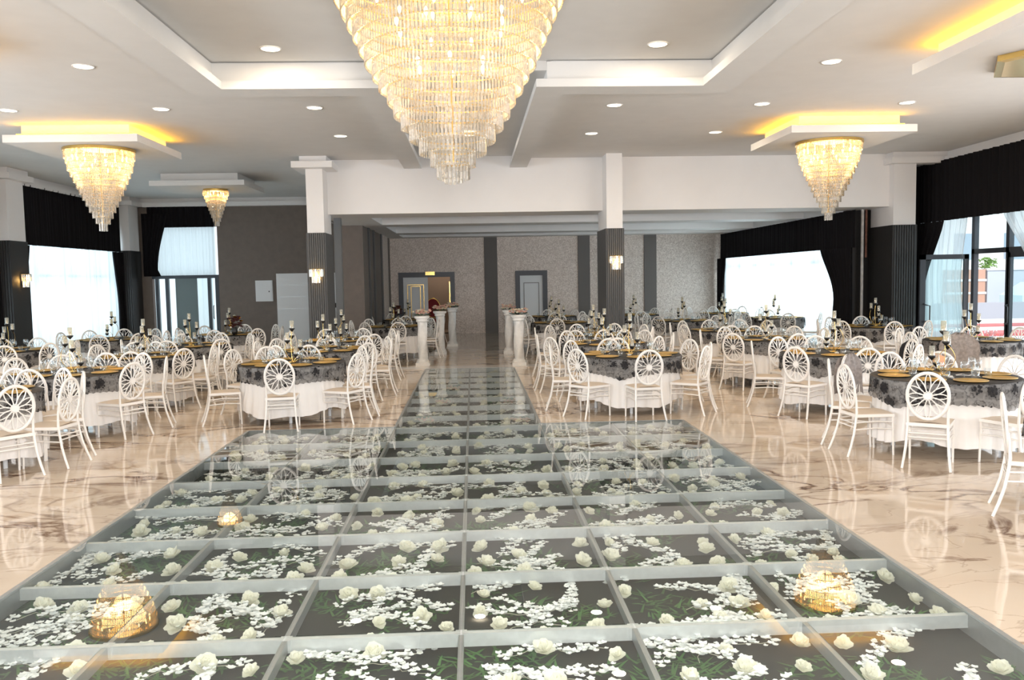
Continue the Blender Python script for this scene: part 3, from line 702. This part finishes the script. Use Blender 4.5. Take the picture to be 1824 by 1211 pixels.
def petal(b, c, R, ang, tilt, L, w, cup, nu=3, nv=3):
    def fn(u, v):
        x = (u - .5) * 2; ww = w * math.sin(PI * (.18 + .74 * v)) ** .8
        p = Vector((x * ww, L * v, cup * (v * v) - cup * .5 * (1 - x * x) * 0 + .35 * ww * x * x))
        p = Matrix.Rotation(tilt, 3, 'X') @ p + Vector((0, R, 0)); p = Matrix.Rotation(ang, 3, 'Z') @ p
        return p + c
    b.grid(fn, nu, nv)
def rose_mesh(seed):
    r = random.Random(seed); b = MB()
    for (n, R, tilt, L, w, z) in ((6, -.006, .12, .058, .030, .006), (5, .006, .55, .046, .027, .014), (5, .004, 1.0, .038, .023, .02), (3, .002, 1.35, .032, .018, .024)):
        o = r.uniform(0, 6)
        for k in range(n): petal(b, Vector((0, 0, z)), R, o + 2 * PI * k / n + r.uniform(-.25, .25), tilt + r.uniform(-.15, .15), L * r.uniform(.85, 1.15), w * r.uniform(.9, 1.15), .012)
    return b.mesh('rose', M_ROSE)
ROSES = [rose_mesh(i) for i in range(5)]
def sprig_mesh(seed):
    r = random.Random(seed); b = MB(); p = Vector((-.26, 0, .02)); d = r.uniform(-.5, .5); path = [p.copy()]
    for i in range(13):
        d += r.uniform(-.55, .55); d = max(-1.3, min(1.3, d)); p = p + Vector((math.cos(d), math.sin(d), 0)) * .042; p.z = .02 + r.uniform(-.008, .014); path.append(p.copy())
    st = MB(); st.tube(path, .0018, 4)
    for q in path[1:]:
        for m in range(r.choice((3, 4, 5, 6))):
            c = q + Vector((r.uniform(-.036, .036), r.uniform(-.036, .036), r.uniform(.0, .018))); o = r.uniform(0, 6); s_ = r.uniform(.75, 1.25); tl = r.uniform(.0, .7)
            for k in range(4):
                a = o + k * PI / 2; u = Vector((math.cos(a), math.sin(a), tl * .6 + .2)) * .019 * s_; v = Vector((-math.sin(a), math.cos(a), 0)) * .011 * s_
                b.add([c, c + u * .55 + v, c + u, c + u * .55 - v], [(0, 1, 2, 3)])
    return st.mesh('sprig_stem', M_TWIG), b.mesh('blossoms', M_BLOS)
SPRIGS = [sprig_mesh(20 + i) for i in range(7)]
rr = random.Random(3); panels = []
COLN = ['leftmost', 'second-left', 'centre-left', 'centre-right', 'second-right', 'rightmost']
for j in range(1, 9):
    for i in range(6): panels.append((PX[i], PX[i + 1], PY[j], PY[j + 1], '%s panel, %s row from the camera' % (COLN[i], ordn[j - 1])))
for j in range(8):
    for i in range(2): panels.append((PX[2 + i], PX[3 + i], RY[j], RY[j + 1], '%s panel, %s runner row' % (('left', 'right')[i], ordn[j])))
FB = -.125; rest = MB(); nrose = 0; nblade = 0; gb = MB()
CELL = [(u, v) for v in (0, 1, 2) for u in (0, 1, 2)]
UN = ('left', 'middle', 'right'); VN = ('near', 'mid', 'far')
for (a0, a1, c0, c1, nm) in panels:
    g = MB().box(a0 + .004, a1 - .004, c0 + .004, c1 - .004, -.012, 0).build('glass_panel', M_FGLASS)
    tag(g, 'glass floor %s' % nm, 'glass panel', 'glass floor panels')
    w, d = a1 - a0, c1 - c0; skip = rr.randrange(9)
    for q, (u, v) in enumerate(CELL):
        x = a0 + w * (u + .5 + rr.uniform(-.3, .3)) / 3; y = c0 + d * (v + .5 + rr.uniform(-.3, .3)) / 3
        if q == skip or q == (skip + 4) % 9: continue
        k = rr.randrange(5); sc = rr.uniform(.85, 1.4); rz = rr.uniform(0, 6.28)
        x = min(max(x, a0 + .07), a1 - .07); y = min(max(y, c0 + .07), c1 - .07)
        tx, ty = rr.uniform(-.5, .5), rr.uniform(-.3, .6)
        if nrose < 300:
            o = place('white_rose', ROSES[k], None, (x, y, FB + .018)); o.rotation_mode = 'ZYX'; o.rotation_euler = (.2 + ty * .5, tx * .6, rz); o.scale = (sc, sc, sc)
            tag(o, 'white rose under glass, %s %s of %s' % (VN[v], UN[u], nm), 'rose', 'white roses under the glass floor'); nrose += 1
        else:
            Mx = Matrix.Translation((x, y, FB + .005)) @ Matrix.Rotation(rz, 4, 'Z') @ Matrix.Scale(sc, 4); me = ROSES[k]
            rest.add([Mx @ vv.co for vv in me.vertices], [tuple(pp.vertices) for pp in me.polygons], 0, True)
    nsp = 6 if c0 < 10.6 else 3
    for s_ in range(nsp):
        x = a0 + w * rr.uniform(.3, .7); y = c0 + d * (s_ + .5 + rr.uniform(-.3, .3)) / nsp; k = rr.randrange(7)
        st, bl = SPRIGS[k]; o = place('blossom_sprig', st, None, (x, y, FB + .004), rr.uniform(-.7, .7) + rr.choice((0, PI))); ch = place('blossoms', bl, o)
        sc = rr.uniform(.95, 1.25); o.scale = (sc, sc, sc)
        tag(o, 'white blossom sprig under glass, %s, %s strand from the near side' % (nm.replace(' from the camera', ''), ordn[s_]), 'blossom sprig', 'blossom sprigs under the glass floor')
    for s_ in range(450 if c0 < 6.5 else 200):
        cxg, cyg = rr.uniform(a0, a1), rr.uniform(c0, c1)
        if math.sin(cxg * 7 + 1.3 * math.sin(cyg * 5)) + math.sin(cyg * 8 + cxg) < .1: continue
        a = rr.uniform(0, 6.28); L = rr.uniform(.05, .12); p = Vector((cxg, cyg, FB)); u = Vector((math.cos(a), math.sin(a), rr.uniform(.1, .3))) * L; v = Vector((-math.sin(a), math.cos(a), 0)) * .009
        gb.add([p - v, p + v, p + u * .6 + v * .8, p + u], [(0, 1, 2, 3)])
tag(rest.build('white_roses', M_ROSE), 'white roses lying under the far runner of the glass floor', 'roses', None, 'stuff')
tag(gb.build('artificial_grass', M_GRASS), 'dark green artificial foliage under the glass floor', 'foliage', None, 'stuff')

# ------------------------------------------------------------------ chairs (faces +Y, back at -Y)
CH_Z, RX, RZ = .687, .177, .220
def chair_proto():
    t = thing('banquet_chair', '', 'chair', (0, 0, -50))
    b = MB(); b.grid(lambda u, v: ((u - .5) * (.36 + .04 * v), -.19 + .37 * v, .437 - .012 * (2 * u - 1) ** 2), 4, 3); b.box(-.18, .18, -.19, .18, .418, .428); b.build('seat', M_SEAT, t)
    b = MB()
    b.box(-.195, .195, .165, .19, .395, .425); b.box(-.185, .185, -.205, -.18, .395, .425)
    for s in (-1, 1): b.add([(s*.165,-.2,.395),(s*.188,-.2,.395),(s*.205,.19,.395),(s*.18,.19,.395),(s*.165,-.2,.425),(s*.188,-.2,.425),(s*.205,.19,.425),(s*.18,.19,.425)], [(0,1,2,3),(4,5,6,7),(0,1,5,4),(1,2,6,5),(2,3,7,6),(3,0,4,7)])
    b.build('seat_frame', M_CHAIR, t)
    for s in (-1, 1):
        b = MB(); b.tube([(s*.205,-.30,0),(s*.192,-.262,.1),(s*.18,-.225,.22),(s*.172,-.2,.36),(s*.17,-.192,.44),(s*.17,-.197,.56),(s*.172,-.205,.64)], [.0125,.0135,.014,.0145,.014,.012,.008], 6); b.build('leg', M_CHAIR, t)
        b = MB(); b.tube([(s*.188,.178,.41),(s*.19,.185,.2),(s*.19,.19,0)], [.015,.013,.011], 6); b.build('leg', M_CHAIR, t)
    b = MB()
    for z in (.33, .29): b.tube([(-.175,-.205,z),(0,-.205,z),(.175,-.205,z)], .008, 5)
    for s in (-1, 1):
        for z in (.34, .27): b.tube([(s*.178,-.205,z),(s*.185,0,z+.012),(s*.19,.18,z)], .008, 5)
    b.tube([(-.188,.18,.3),(0,.18,.312),(.188,.18,.3)], .008, 5)
    b.build('stretchers', M_CHAIR, t)
    def bk(x, z): return Vector((x, -.2 - .10 * (z - .48), z))
    b = MB(); N = 32
    b.tube([bk(RX * math.cos(2*PI*k/N), CH_Z + RZ * math.sin(2*PI*k/N)) for k in range(N)], (.017, .012), 6, closed=True, flat=Vector((0, -1, -.1)).normalized()); b.build('back_ring', M_CHAIR, t)
    b = MB()
    for k in range(12):
        a = 2 * PI * k / 12 + PI / 2; ca, sa = math.cos(a), math.sin(a); E = 1 / math.hypot(ca / (RX - .012), sa / (RZ - .012)); pts = []
        for q in range(12):
            th = 2 * PI * q / 12; l = .036 + (E - .036) * (.5 - .5 * math.cos(th)); w = .0245 * math.sin(th); pts.append(bk(ca * l - sa * w, CH_Z + sa * l + ca * w))
        b.tube(pts, (.0060, .006), 4, closed=True, flat=Vector((0, -1, -.1)).normalized())
    c = bk(0, CH_Z)
    for s in (-1, 1):
        vs = [c + Vector((.037*math.cos(q*PI/8), s*.008, .033*math.sin(q*PI/8))) for q in range(16)]; b.add(vs, [tuple(range(16))])
    b.build('petal_rosette', M_CHAIR, t)
    return t
CH = chair_proto()
# ------------------------------------------------------------------ table furniture prototypes
TR = .71
def table_proto():
    t = thing('round_table', '', 'table', (0, 0, -50))
    MB().lathe([(0, .745), (TR - .01, .745), (TR - .01, .72), (0, .72)], 32).build('tabletop', M_PANEL, t)
    for k in range(4):
        a = PI / 4 + k * PI / 2; MB().tube([(.48 * math.cos(a), .48 * math.sin(a), 0), (.48 * math.cos(a), .48 * math.sin(a), .72)], .022, 10).build('leg', M_PANEL, t)
    return t
TB = table_proto()
def cloth_mesh(seed):
    r = random.Random(seed); ph = [r.uniform(0, 6) for _ in range(5)]; N = 180; prof = [.75, .74, .66, .5, .34, .2, .0]
    b = MB()
    def fn(u, v):
        a = 2 * PI * u; hem = .13 + .035 * math.sin(3 * a + ph[0]) + .02 * math.sin(7 * a + ph[1])
        if v <= .125: rad = TR * v / .125; return (rad * math.cos(a), rad * math.sin(a), .75)
        q = (v - .125) / .875; z = .75 + (hem - .75) * q
        fold = (.6 * math.sin(26 * a + 2 * math.sin(3 * a + ph[2])) + .4 * math.sin(41 * a + ph[3])) * (.004 + .02 * q)
        rad = TR + .004 * min(1, q * 8) - .035 * math.sin(PI * min(1, q * 1.2)) + .01 * q + fold
        return (rad * math.cos(a), rad * math.sin(a), z)
    b.grid(fn, N, 8); return b.mesh('tablecloth', M_CLOTH)
def lace_mesh(seed):
    r = random.Random(seed); ph = [r.uniform(0, 6) for _ in range(5)]; b = MB(); T = TR + .008; a0 = r.uniform(-.5, .5)
    b.lathe([(0, .756), (T - .01, .756), (T, .75)], 64, mi=1)
    def fn(u, v):
        a = 2 * PI * u; sq = 1 / max(abs(math.cos(a - a0)), abs(math.sin(a - a0)))
        hem = .75 - (.20 + .20 * (sq - 1)) - .008 * math.sin(60 * a)
        z = .75 + (hem - .75) * v; fold = (.6 * math.sin(13 * a + ph[0]) + .4 * math.sin(23 * a + ph[1])) * .014 * v
        rad = T + .012 * v + fold; return (rad * math.cos(a), rad * math.sin(a), z)
    b.grid(fn, 180, 5); return b.mesh('lace_overlay', [M_LACE, M_LACET])
CLOTHS = [cloth_mesh(i) for i in range(4)]; LACES = [lace_mesh(i) for i in range(4)]
b = MB(); b.lathe([(0, .004), (.09, .004), (.1, .008), (.15, .014), (.158, .016), (.158, .011), (.1, .002), (0, 0)], 32); PLATE = b.mesh('charger_plate', M_PLATE)
b = MB(); b.lathe([(0, .002), (.027, .002), (.034, .01), (.038, .09), (.035, .09), (.03, .014), (0, .012)], 14); TUMB = b.mesh('tumbler', M_TUMB)
b = MB(); b.lathe([(0, 0), (.032, .003), (.006, .01), (.005, .07), (.012, .08), (.034, .11), (.036, .15), (.03, .18), (.028, .18), (.033, .15), (.031, .112), (0, .082)], 14); WINE = b.mesh('wine_glass', M_TUMB)
b = MB(); b.grid(lambda u, v: (-.09 + .18 * u, -.03 + .06 * v * (1 - .5 * u), .006 + .012 * math.sin(u * 5) ** 2), 6, 3); b.grid(lambda u, v: (-.09 + .18 * u, -.03 + .06 * v * (1 - .5 * u), .0015), 2, 2); NAPK = b.mesh('napkin', M_CLOTH)
def candelabra_proto():
    t = thing('candelabra', '', 'candle holder', (0, 0, -50))
    MB().lathe([(0, .012), (.05, .01), (.055, 0), (0, 0)], 20).build('base', M_GOLD, t)
    cups = [((.02, .0), .42, .05), ((.10, .04), .32, .0), ((-.10, .02), .27, .0), ((.05, -.10), .17, .0), ((-.07, -.08), .09, .0)]
    for (x, y), z, _ in cups:
        st = MB().tube([(0, 0, .01)] + [(x * (u ** .5) - y * .9 * math.sin(PI * u), y * (u ** .5) + x * .9 * math.sin(PI * u), .01 + z * u) for u in (.15, .3, .45, .6, .75, .9)] + [(x, y, z)], .0035, 5).build('stem', M_GOLD, t)
        b = MB(); b.lathe([(0, -.026), (.012, -.012), (.034, .008), (.041, .026), (.0, .026)], 14, (x, y, z)); b.build('cup', M_BLACK, t)
        b = MB(); b.lathe([(.028, .028), (.028, .125), (.0262, .125), (.0262, .028)], 12, (x, y, z)); b.build('glass_chimney', M_CHIM, t)
        b = MB(); b.lathe([(0, .075), (.012, .074), (.012, .028)], 8, (x, y, z)); b.build('candle', M_CREAM, t)
    return t
CD = candelabra_proto(); index_kids()

def dirname(a):
    a = a % 360
    return ['right', 'far right', 'far', 'far left', 'left', 'near left', 'near', 'near right'][int(((a + 22.5) % 360) // 45)]
def finename(a):
    a = a % 360
    return ['right', 'right-far', 'far right', 'far-right', 'far', 'far-left', 'far left', 'left-far', 'left', 'left-near', 'near left', 'near-left', 'near', 'near-right', 'near right', 'right-near'][int(((a + 11.25) % 360) // 22.5)]
DEF = [k * 45 for k in range(8)]
TABLES = [
 ('leftmost table cut by the frame', (-5.3, 8.95), [-82, -38, -3, 28, 62, 94, 150]),
 ('near left table, first row', (-5.14, 10.95), [-87, -28, 14, 62, 92, 120, 150]),
 ('left table, second row back', (-5.11, 13.28), [-77, -41, -8, 24, 92, 120, 150, -130]),
 ('left table, third row back', (-5.1, 15.4), [-100, -45, 6, 40, 80, 115, 145, -160]),
 ('wall-side left table, nearer column', (-8.14, 15.04), [-65, -28, 10, 90, 123, 160]),
 ('wall-side left table below the sheers', (-7.44, 17.65), [-117, -79, -40, 0, 60, 100, 135, 175]),
 ('far left table before the corner doorway', (-5.3, 18.6), DEF),
 ('front table left of the runner', (-2.5, 11.64), [-160, -87, -30, 5, 40, 88, 120, 150]),
 ('second table left of the runner', (-2.42, 13.75), [-121, -45, 4, 32, 60, 98, 145, 175]),
 ('third table left of the runner', (-2.5, 15.95), [-95, -50, -5, 35, 75, 115, 155, -140]),
 ('table behind the left pillars', (-1.9, 20.4), [-125, -80, -10, 40, 90, 130, 170]),
 ('farthest left niche table', (-1.85, 23.9), [-150, -90, 30, 75, 120, 160]),
 ('front table right of the runner', (2.19, 11.75), [-138, -89, -38, -6, 27, 90, 132, 174]),
 ('second table right of the runner', (2.17, 13.9), [175, -150, 117, 82, 42, -8, -50, -95]),
 ('third table right of the runner', (2.3, 15.95), [-116, -70, -20, 22, 60, 101, 135, 178]),
 ('table behind the right pillar', (2.12, 20.6), [-100, -45, 0, 50, 85, 130, 178, -150]),
 ('niche table before the single door', (2.24, 24.1), DEF),
 ('niche table right of the column', (5.11, 20.4), [-135, -60, -20, 20, 60, 95, 130, 170]),
 ('rear niche table right of the column', (4.6, 24.0), DEF),
 ('right inner table, third row', (5.0, 16.5), [-102, -60, 24, 58, 90, 125, 165, -150]),
 ('right inner table, second row', (4.96, 14.09), [-138, -84, -30, 6, 45, 82, 112, 164]),
 ('right inner table, first row', (4.96, 11.36), [-137, -92, -45, 0, 46, 80, 112, 161]),
 ('nearest right table', (4.91, 8.55), [-127, -76, -172, 156, 122, 92, 62, 20, -30]),
 ('niche table by the sheer window', (7.6, 20.9), [-150, -95, 170, 125, 80, -40]),
 ('rear niche table by the sheer window', (7.2, 24.0), DEF),
 ('table in front of the black pier', (8.17, 16.72), [-150, -100, -60, 80, 120, 165]),
 ('table in front of the glass door', (7.89, 12.96), [165, 135, 105, 60, 20, -170, -130]),
 ('table past the right frame edge', (5.0, 6.1), [180]),
]
nchair = 0; first = {'c': True, 't': True, 'k': True}
def inst(proto, key, loc, rz):
    o = proto if first[key] else copy_tree(proto); first[key] = False
    o.location = loc; o.rotation_euler = (0, 0, rz); return o
tr = random.Random(11)
for ti, (nm, (tx, ty), angs) in enumerate(TABLES):
    sv = TB if first['t'] else None
    o = inst(TB, 't', (tx, ty, 0), tr.uniform(0, 1)); o['label'] = 'round folding table under white cloth, ' + nm; o['group'] = 'round banquet tables'
    c = place('tablecloth', CLOTHS[ti % 4], None, (tx, ty, .002), ti * 1.1); tag(c, 'white pleated tablecloth on the ' + nm, 'tablecloth', 'white tablecloths')
    l = place('lace_overlay', LACES[ti % 4], None, (tx, ty, .004), ti * .83); tag(l, 'black lace overlay on the ' + nm, 'table overlay', 'black lace overlays')
    used = set()
    for a in angs:
        n_ = dirname(a)
        if n_ in used: n_ = finename(a)
        if n_ in used: n_ = n_ + ', second chair'
        used.add(n_)
        r0 = .86 + tr.uniform(-.02, .04)
        if 'nearest right' in nm and a == -127: r0 = .93
        ar = math.radians(a); jit = math.radians(tr.uniform(-6, 6)); rz = ar + PI / 2 + jit
        if 'past the right' in nm and a == 180: rz = -PI / 2 - .5; r0 = .76
        ch = inst(CH, 'c', (tx + r0 * math.cos(ar), ty + r0 * math.sin(ar), 0), rz)
        ch['label'] = 'white oval-backed chair, %s side of the %s' % (n_, nm); ch['group'] = 'white oval-backed banquet chairs'; nchair += 1
    for k in range(8):
        a = math.radians(22.5 + 45 * k + tr.uniform(-4, 4)) if ti % 2 else math.radians(45 * k + tr.uniform(-4, 4)); d = dirname(math.degrees(a)) if ti % 2 == 0 else finename(math.degrees(a))
        if ti % 2: d = ['right rear', 'rear right', 'rear left', 'left rear', 'left front', 'front left', 'front right', 'right front'][k]
        p = place('charger_plate', PLATE, None, (tx + .52 * math.cos(a), ty + .52 * math.sin(a), .762)); tag(p, 'gold charger plate, %s of the %s' % (d, nm), 'plate', 'gold charger plates')
        a2 = a + .3; g = place('tumbler', TUMB, None, (tx + .40 * math.cos(a2), ty + .40 * math.sin(a2), .762)); tag(g, 'clear tumbler, %s of the %s' % (d, nm), 'glass', 'clear tumblers')
        if ty < 17:
            a2 = a + .14; g = place('wine_glass', WINE, None, (tx + .31 * math.cos(a2), ty + .31 * math.sin(a2), .762)); tag(g, 'stemmed glass, %s of the %s' % (d, nm), 'glass', 'stemmed glasses')
    if ty < 15:
        for k, a in enumerate((-100, -20)):
            a = math.radians(a); p = place('napkin', NAPK, None, (tx + .2 * math.cos(a), ty + .2 * math.sin(a), .762), a); tag(p, 'folded white napkin, %s middle of the %s' % (('near', 'right')[k], nm), 'napkin', 'white napkins')
    o = inst(CD, 'k', (tx, ty + .02, .762), tr.uniform(0, 6)); o['label'] = 'gold candelabra with black cups, centre of the ' + nm; o['group'] = 'gold candelabras'
    o.scale = (1, 1, 1.05)

# ------------------------------------------------------------------ pillars with flowers
def pillar(x, y, label, flabel, big):
    t = thing('marble_pillar', label, 'pillar', (x, y, 0))
    MB().box(-.15, .15, -.15, .15, 0, .07).build('plinth', M_MARB, t)
    b = MB(); b.lathe([(.135, .07), (.14, .1), (.12, .13), (.115, .15)], 24)
    b.build('base_ring', M_MARB, t)
    def fn(u, v):
        a = 2 * PI * u; r = .103 + .010 * math.cos(3 * (a - v * 2.6)); return (r * math.cos(a), r * math.sin(a), .15 + .8 * v)
    b = MB(); b.grid(fn, 28, 20); b.build('twisted_shaft', M_MARB, t)
    MB().lathe([(.105, .95), (.13, .97), (.13, .99), (.115, 1.0), (.165, 1.04), (.165, 1.08), (0, 1.08)], 24).build('capital', M_MARB, t)
    f = thing('flower_arrangement', flabel, 'flowers', (x, y, 1.08)); r = random.Random(int(x * 100 + y * 10))
    for nmm, m_, n in (('peach_roses', M_PINK, 24 if big else 12), ('cream_roses', M_CREAM, 16)):
        b = MB()
        for k in range(n):
            a, q = r.uniform(0, 6.28), r.uniform(.02, .2); c = Vector((q * math.cos(a), q * math.sin(a) * .7, .04 + r.uniform(0, .08)))
            for (pn, tilt, L) in ((5, .35, .042), (5, .9, .034), (3, 1.3, .028)):
                for z in range(pn): petal(b, c, .004, z * 6.283 / pn + k, tilt, L, .028, .012, 2, 2)
        b.build(nmm, m_, f)
    b = MB()
    for k in range(26):
        a = r.uniform(0, 6.28); c = Vector((.12 * math.cos(a), .09 * math.sin(a), .02)); petal(b, c, 0, a - PI / 2, r.uniform(-.1, .4), .09, .02, .01, 2, 2)
    b.build('leaves', M_LEAF, f)
pillar(-1.12, 18.35, 'white twisted marble pillar, nearest on the left of the runner', 'peach and cream flowers on the nearest left pillar', True)
pillar(-.84, 21.1, 'white twisted marble pillar, second on the left of the aisle', 'peach and cream flowers on the second left pillar', True)
pillar(-.6, 23.6, 'white twisted marble pillar, farthest on the left of the aisle', 'cream flowers on the farthest left pillar', False)
pillar(.96, 18.0, 'white twisted marble pillar, nearest on the right of the runner', 'peach and cream flowers on the nearest right pillar', True)
pillar(.88, 20.9, 'white twisted marble pillar behind the nearest right one', 'small flowers on the rear right pillar', False)
def bouquet(loc, label):
    f = thing('dark_bouquet', label, 'flowers', loc); r = random.Random(5)
    MB().lathe([(0, 0), (.05, 0), (.07, .08), (.045, .16), (.05, .17), (0, .165)], 16).build('vase', M_BLACK, f)
    for nmm, m_, n in (('dark_roses', M_WINE, 26), ('gold_leaves', M_GOLD, 8)):
        b = MB()
        for k in range(n):
            a, q = r.uniform(0, 6.28), r.uniform(.02, .14); c = Vector((q * math.cos(a), q * math.sin(a), .16 + r.uniform(0, .22)))
            for z in range(5): petal(b, c, .004, z * 1.257 + k, .5, .06, .03, .012, 2, 2)
        b.build(nmm, m_, f)
bouquet((-5.1, 18.2, .762), 'dark red and gold bouquet on the far left table before the corner doorway')
bouquet((-2.15, 23.6, .762), 'dark red bouquet on the farthest left niche table')
# red velvet chair in the corridor doorway, black chair by the white panel
t = thing('velvet_chair', 'red velvet armchair with gold rim seen through the double door', 'chair', (-1.42, 30.0, 0), PI)
MB().box(-.26, .26, -.22, .25, .36, .48).build('seat', M_REDV, t)
def oval(b, rx, rz, y, cz, n=24):
    for s in (0, .05): b.add([(rx * math.cos(2*PI*k/n), y + s, cz + rz * math.sin(2*PI*k/n)) for k in range(n)], [tuple(range(n))])
b = MB(); oval(b, .24, .32, .2, .88); b.build('backrest', M_REDV, t)
MB().tube([(.25 * math.cos(2*PI*k/24), .22, .88 + .33 * math.sin(2*PI*k/24)) for k in range(24)], .025, 6, closed=True).build('gold_rim', M_GOLD, t)
for sx in (-.22, .22):
    for sy in (-.18, .22): MB().tube([(sx, sy, 0), (sx, sy, .37)], .022, 6).build('leg', M_GOLD, t)
t = thing('black_chair', 'black curved-back chair in front of the white panel door', 'chair', (-3.95, 25.2, 0))
MB().box(-.22, .22, -.2, .2, .42, .47).build('seat', M_BLACK, t)
b = MB(); b.grid(lambda u, v: (-.27 * math.cos(PI * u), -.02 + .24 * math.sin(PI * u), 1.05 + .14 * v + .05 * math.sin(PI * u)), 16, 3); b.build('backrest', M_BLACK, t)
for s in (-1, 1):
    MB().tube([(s*.2, .18, 0), (s*.2, .2, .45), (s*.24, .1, 1.08)], .016, 6).build('leg', M_BLACK, t); MB().tube([(s*.2, -.18, 0), (s*.2, -.18, .43)], .016, 6).build('leg', M_BLACK, t)
# garments and table extras
def shawl(x, y, rz, m_, label, w=.26, top=.93, bot=.45, name='shawl'):
    b = MB()
    def fn(u, v):
        a = (u - .5) * 2; f = abs(v - .5) * 2; side = -1 if v < .5 else 1
        z = top - (top - bot - .05 * math.sin(u * 9)) * f; h_ = max(0, (z - (top - .26)) / .262); ww = w * math.sqrt(max(.06, 1 - h_ * h_))
        return (a * ww * (1 + .04 * math.sin(f * 7)), -.235 + side * (.028 + .02 * f + .008 * math.sin(u * 20)), z)
    b.grid(fn, 20, 16); o = b.build(name, m_, None, (x, y, 0)); o.rotation_euler = (0, 0, rz); tag(o, label, name.replace('_', ' ')); return o
def chair_pose(ti, a, r0=.88):
    nm, (tx, ty), _ = TABLES[ti]; ar = math.radians(a); return tx + r0 * math.cos(ar), ty + r0 * math.sin(ar), ar + PI / 2
x, y, rz = chair_pose(22, 122); shawl(x, y, rz, M_SHAWL, 'grey-brown knitted shawl over a far-left chair of the nearest right table', .22, .93, .42)
x, y, rz = chair_pose(26, -130); shawl(x, y, rz, M_SHAWL, 'brown quilted jacket over a chair before the glass door table', .27, .94, .4, 'jacket')
x, y, rz = chair_pose(19, -102); shawl(x + .33, y + .12, rz, M_BSCARF, 'black scarf hanging beside the third-row right table', .09, .8, .08, 'scarf')
x, y, rz = chair_pose(26, -165, 1.0); shawl(x, y, rz, M_BSCARF, 'black coat hanging left of the glass door table', .17, .8, .25, 'coat')
t = thing('paper_napkin', 'orange paper napkin propped on the nearest right table', 'napkin', (5.13, 9.02, .762), .5)
MB().add([(-.09,0,.06),(.08,0,.03),(.12,.02,.14),(-.07,.03,.2),(-.09,.02,.06),(.08,.02,.03),(.12,.04,.14),(-.07,.05,.2)], [(0,1,2,3),(4,5,6,7),(0,1,5,4),(1,2,6,5),(2,3,7,6),(3,0,4,7)]).build('folded_sheet', M_ORANGE, t)
MB().tube([(0, .02, 0), (0, .02, .07)], .02, 8).build('holder', M_GOLD, t)
